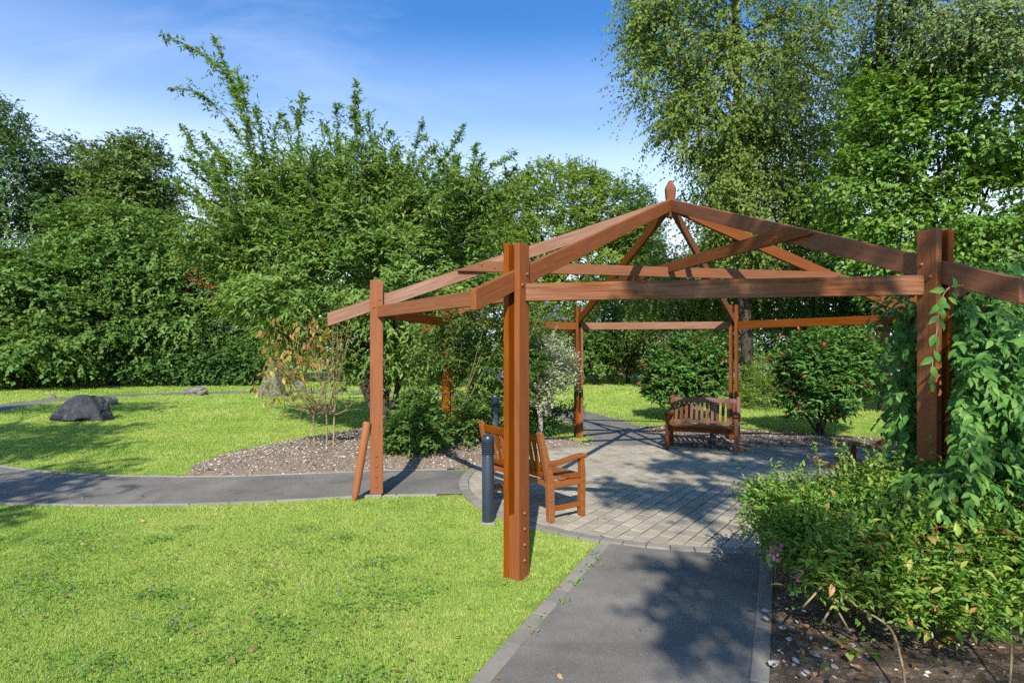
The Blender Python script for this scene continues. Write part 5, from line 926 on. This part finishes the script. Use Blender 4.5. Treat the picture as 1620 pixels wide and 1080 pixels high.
# --- railings, road and a pale house glimpsed between the shrubs on the right
def railings():
    x0, x1, Y = 7.5, 21, 31.0; g = empty('iron_railings', ((x0+x1)/2, Y, 0), 0, 'black iron railings glimpsed between the red-tipped shrubs', 'fence'); me = box_mesh('bar', .018, .018, 1.25, 0)
    for x in np.arange(x0, x1, .13): link('bar', me, M['iron'], g, Matrix.Translation((x-(x0+x1)/2, 0, .66)))
    r = box_mesh('rail', x1-x0, .03, .04, 0)
    for z in (.14, 1.18): link('rail', r, M['iron'], g, Matrix.Translation((0, .0, z)))
    pm = box_mesh('post', .06, .06, 1.4, 0)
    for x in np.arange(x0, x1+.1, 2.7): link('post', pm, M['iron'], g, Matrix.Translation((x-(x0+x1)/2, .005, .7)))
railings()
def house():
    g = empty('white_house', (15.5, 52, 0), 0, 'pale rendered house far behind the railings', 'house'); wm = plain_mat('white_render', (.40, .40, .40), .8, 0, .05); rm = plain_mat('slate_roof', (.10, .10, .11), .7, 0, .2); gm = plain_mat('window_glass', (.03, .035, .04), .1)
    link('wall', box_mesh('wall', 9, 6, 5, 0), wm, g, Matrix.Translation((0, 0, 2.5))); rf = prism_mesh('roof', [(-4.9, 5.0), (4.9, 5.0), (4.4, 5.6), (0, 7.6), (-4.4, 5.6)], -3.3, 3.3, 0); link('roof', rf, rm, g)
    w = box_mesh('window', 1.2, .1, 1.3, .01)
    for x in (-3, 0, 3):
        for z in (1.5, 3.9): link('window', w, gm, g, Matrix.Translation((x, -3.0, z)))
house()
rd = np_mesh('road', [(6, 34, .004), (60, 34, .004), (60, 46, .004), (6, 46, .004)], [(0, 1, 2, 3)]); link('road', rd, plain_mat('pale_road', (.30, .30, .31), .85, 0, .12, .4), kind='structure')

# --- the planting goes on to the right of the view
tree('green_tree', 'bushy green tree to the right, outside the view', 'tree', (24, 24), [((23, 24, 4.5), (4.5, 3, 4)), ((28, 22, 4), (4, 3, 3.8)), ((20, 25, 3), (3, 2.5, 2.8))], 'lf_mid', 300, 9, 9, .22, .6, .5, .9, .4, .25, 111)
tree('green_tree', 'dark green tree far right, outside the view', 'tree', (30, 12), [((30, 12, 4.5), (3.5, 4.5, 4)), ((29, 17, 4), (3, 4, 3.8)), ((31, 5, 4), (3, 4, 3.8))], 'lf_dark', 300, 9, 9, .24, .6, .5, .9, .4, .25, 112)
# --- trees behind the viewer whose shade dapples the paving and the left path
def shade(tx, ty, h, rx, ry, rz): return ((tx-.115*h, ty-1.283*h, h), (rx, ry, rz))     # where a crown must hang for its shade to fall at tx, ty
tree('shade_tree', 'thin leaved tree behind the viewer that dapples the paving', 'tree', (6.5, -5.5), [shade(3.9, 8.7, 8.2, 1.0, .5, .3), shade(1.9, 7.5, 7.6, .6, .4, .3), shade(3.6, 9.8, 8.6, .9, .45, .3), shade(2.6, 8.6, 8.0, .6, .35, .25), shade(1.62, 4.5, 7.0, .28, .28, .18), shade(1.3, 3.8, 6.9, .3, .28, .18), shade(1.05, 3.15, 6.8, .28, .25, .18), shade(1.7, 6.7, 7.4, .6, .3, .2), shade(3.1, 7.3, 7.8, .7, .35, .25), shade(5.5, 9.8, 8.4, 1.8, .9, .6)], 'lf_mid', 125, 13, 9, .11, .6, .17, .38, .4, .10, 101, bump=.2, inner=.3)
tree('shade_tree', 'leafy tree behind the viewer that shades the left lawn edge', 'tree', (-8.6, -1.5), [shade(-6.6, 7.5, 6.2, 1.1, 1.1, .7), shade(-8.6, 10.6, 6.6, 1.7, .8, .6), shade(-9.0, 9.0, 6.4, 1.3, .6, .5), shade(-10.5, 12.4, 7.0, 1.9, .8, .6), shade(-5.8, 5.6, 5.8, 1.1, .8, .5), shade(-12.5, 17, 7.4, 2.5, .9, .7)], 'lf_mid', 260, 9, 9, .12, .6, .28, .5, .4, .14, 102, bump=.25, inner=.3)
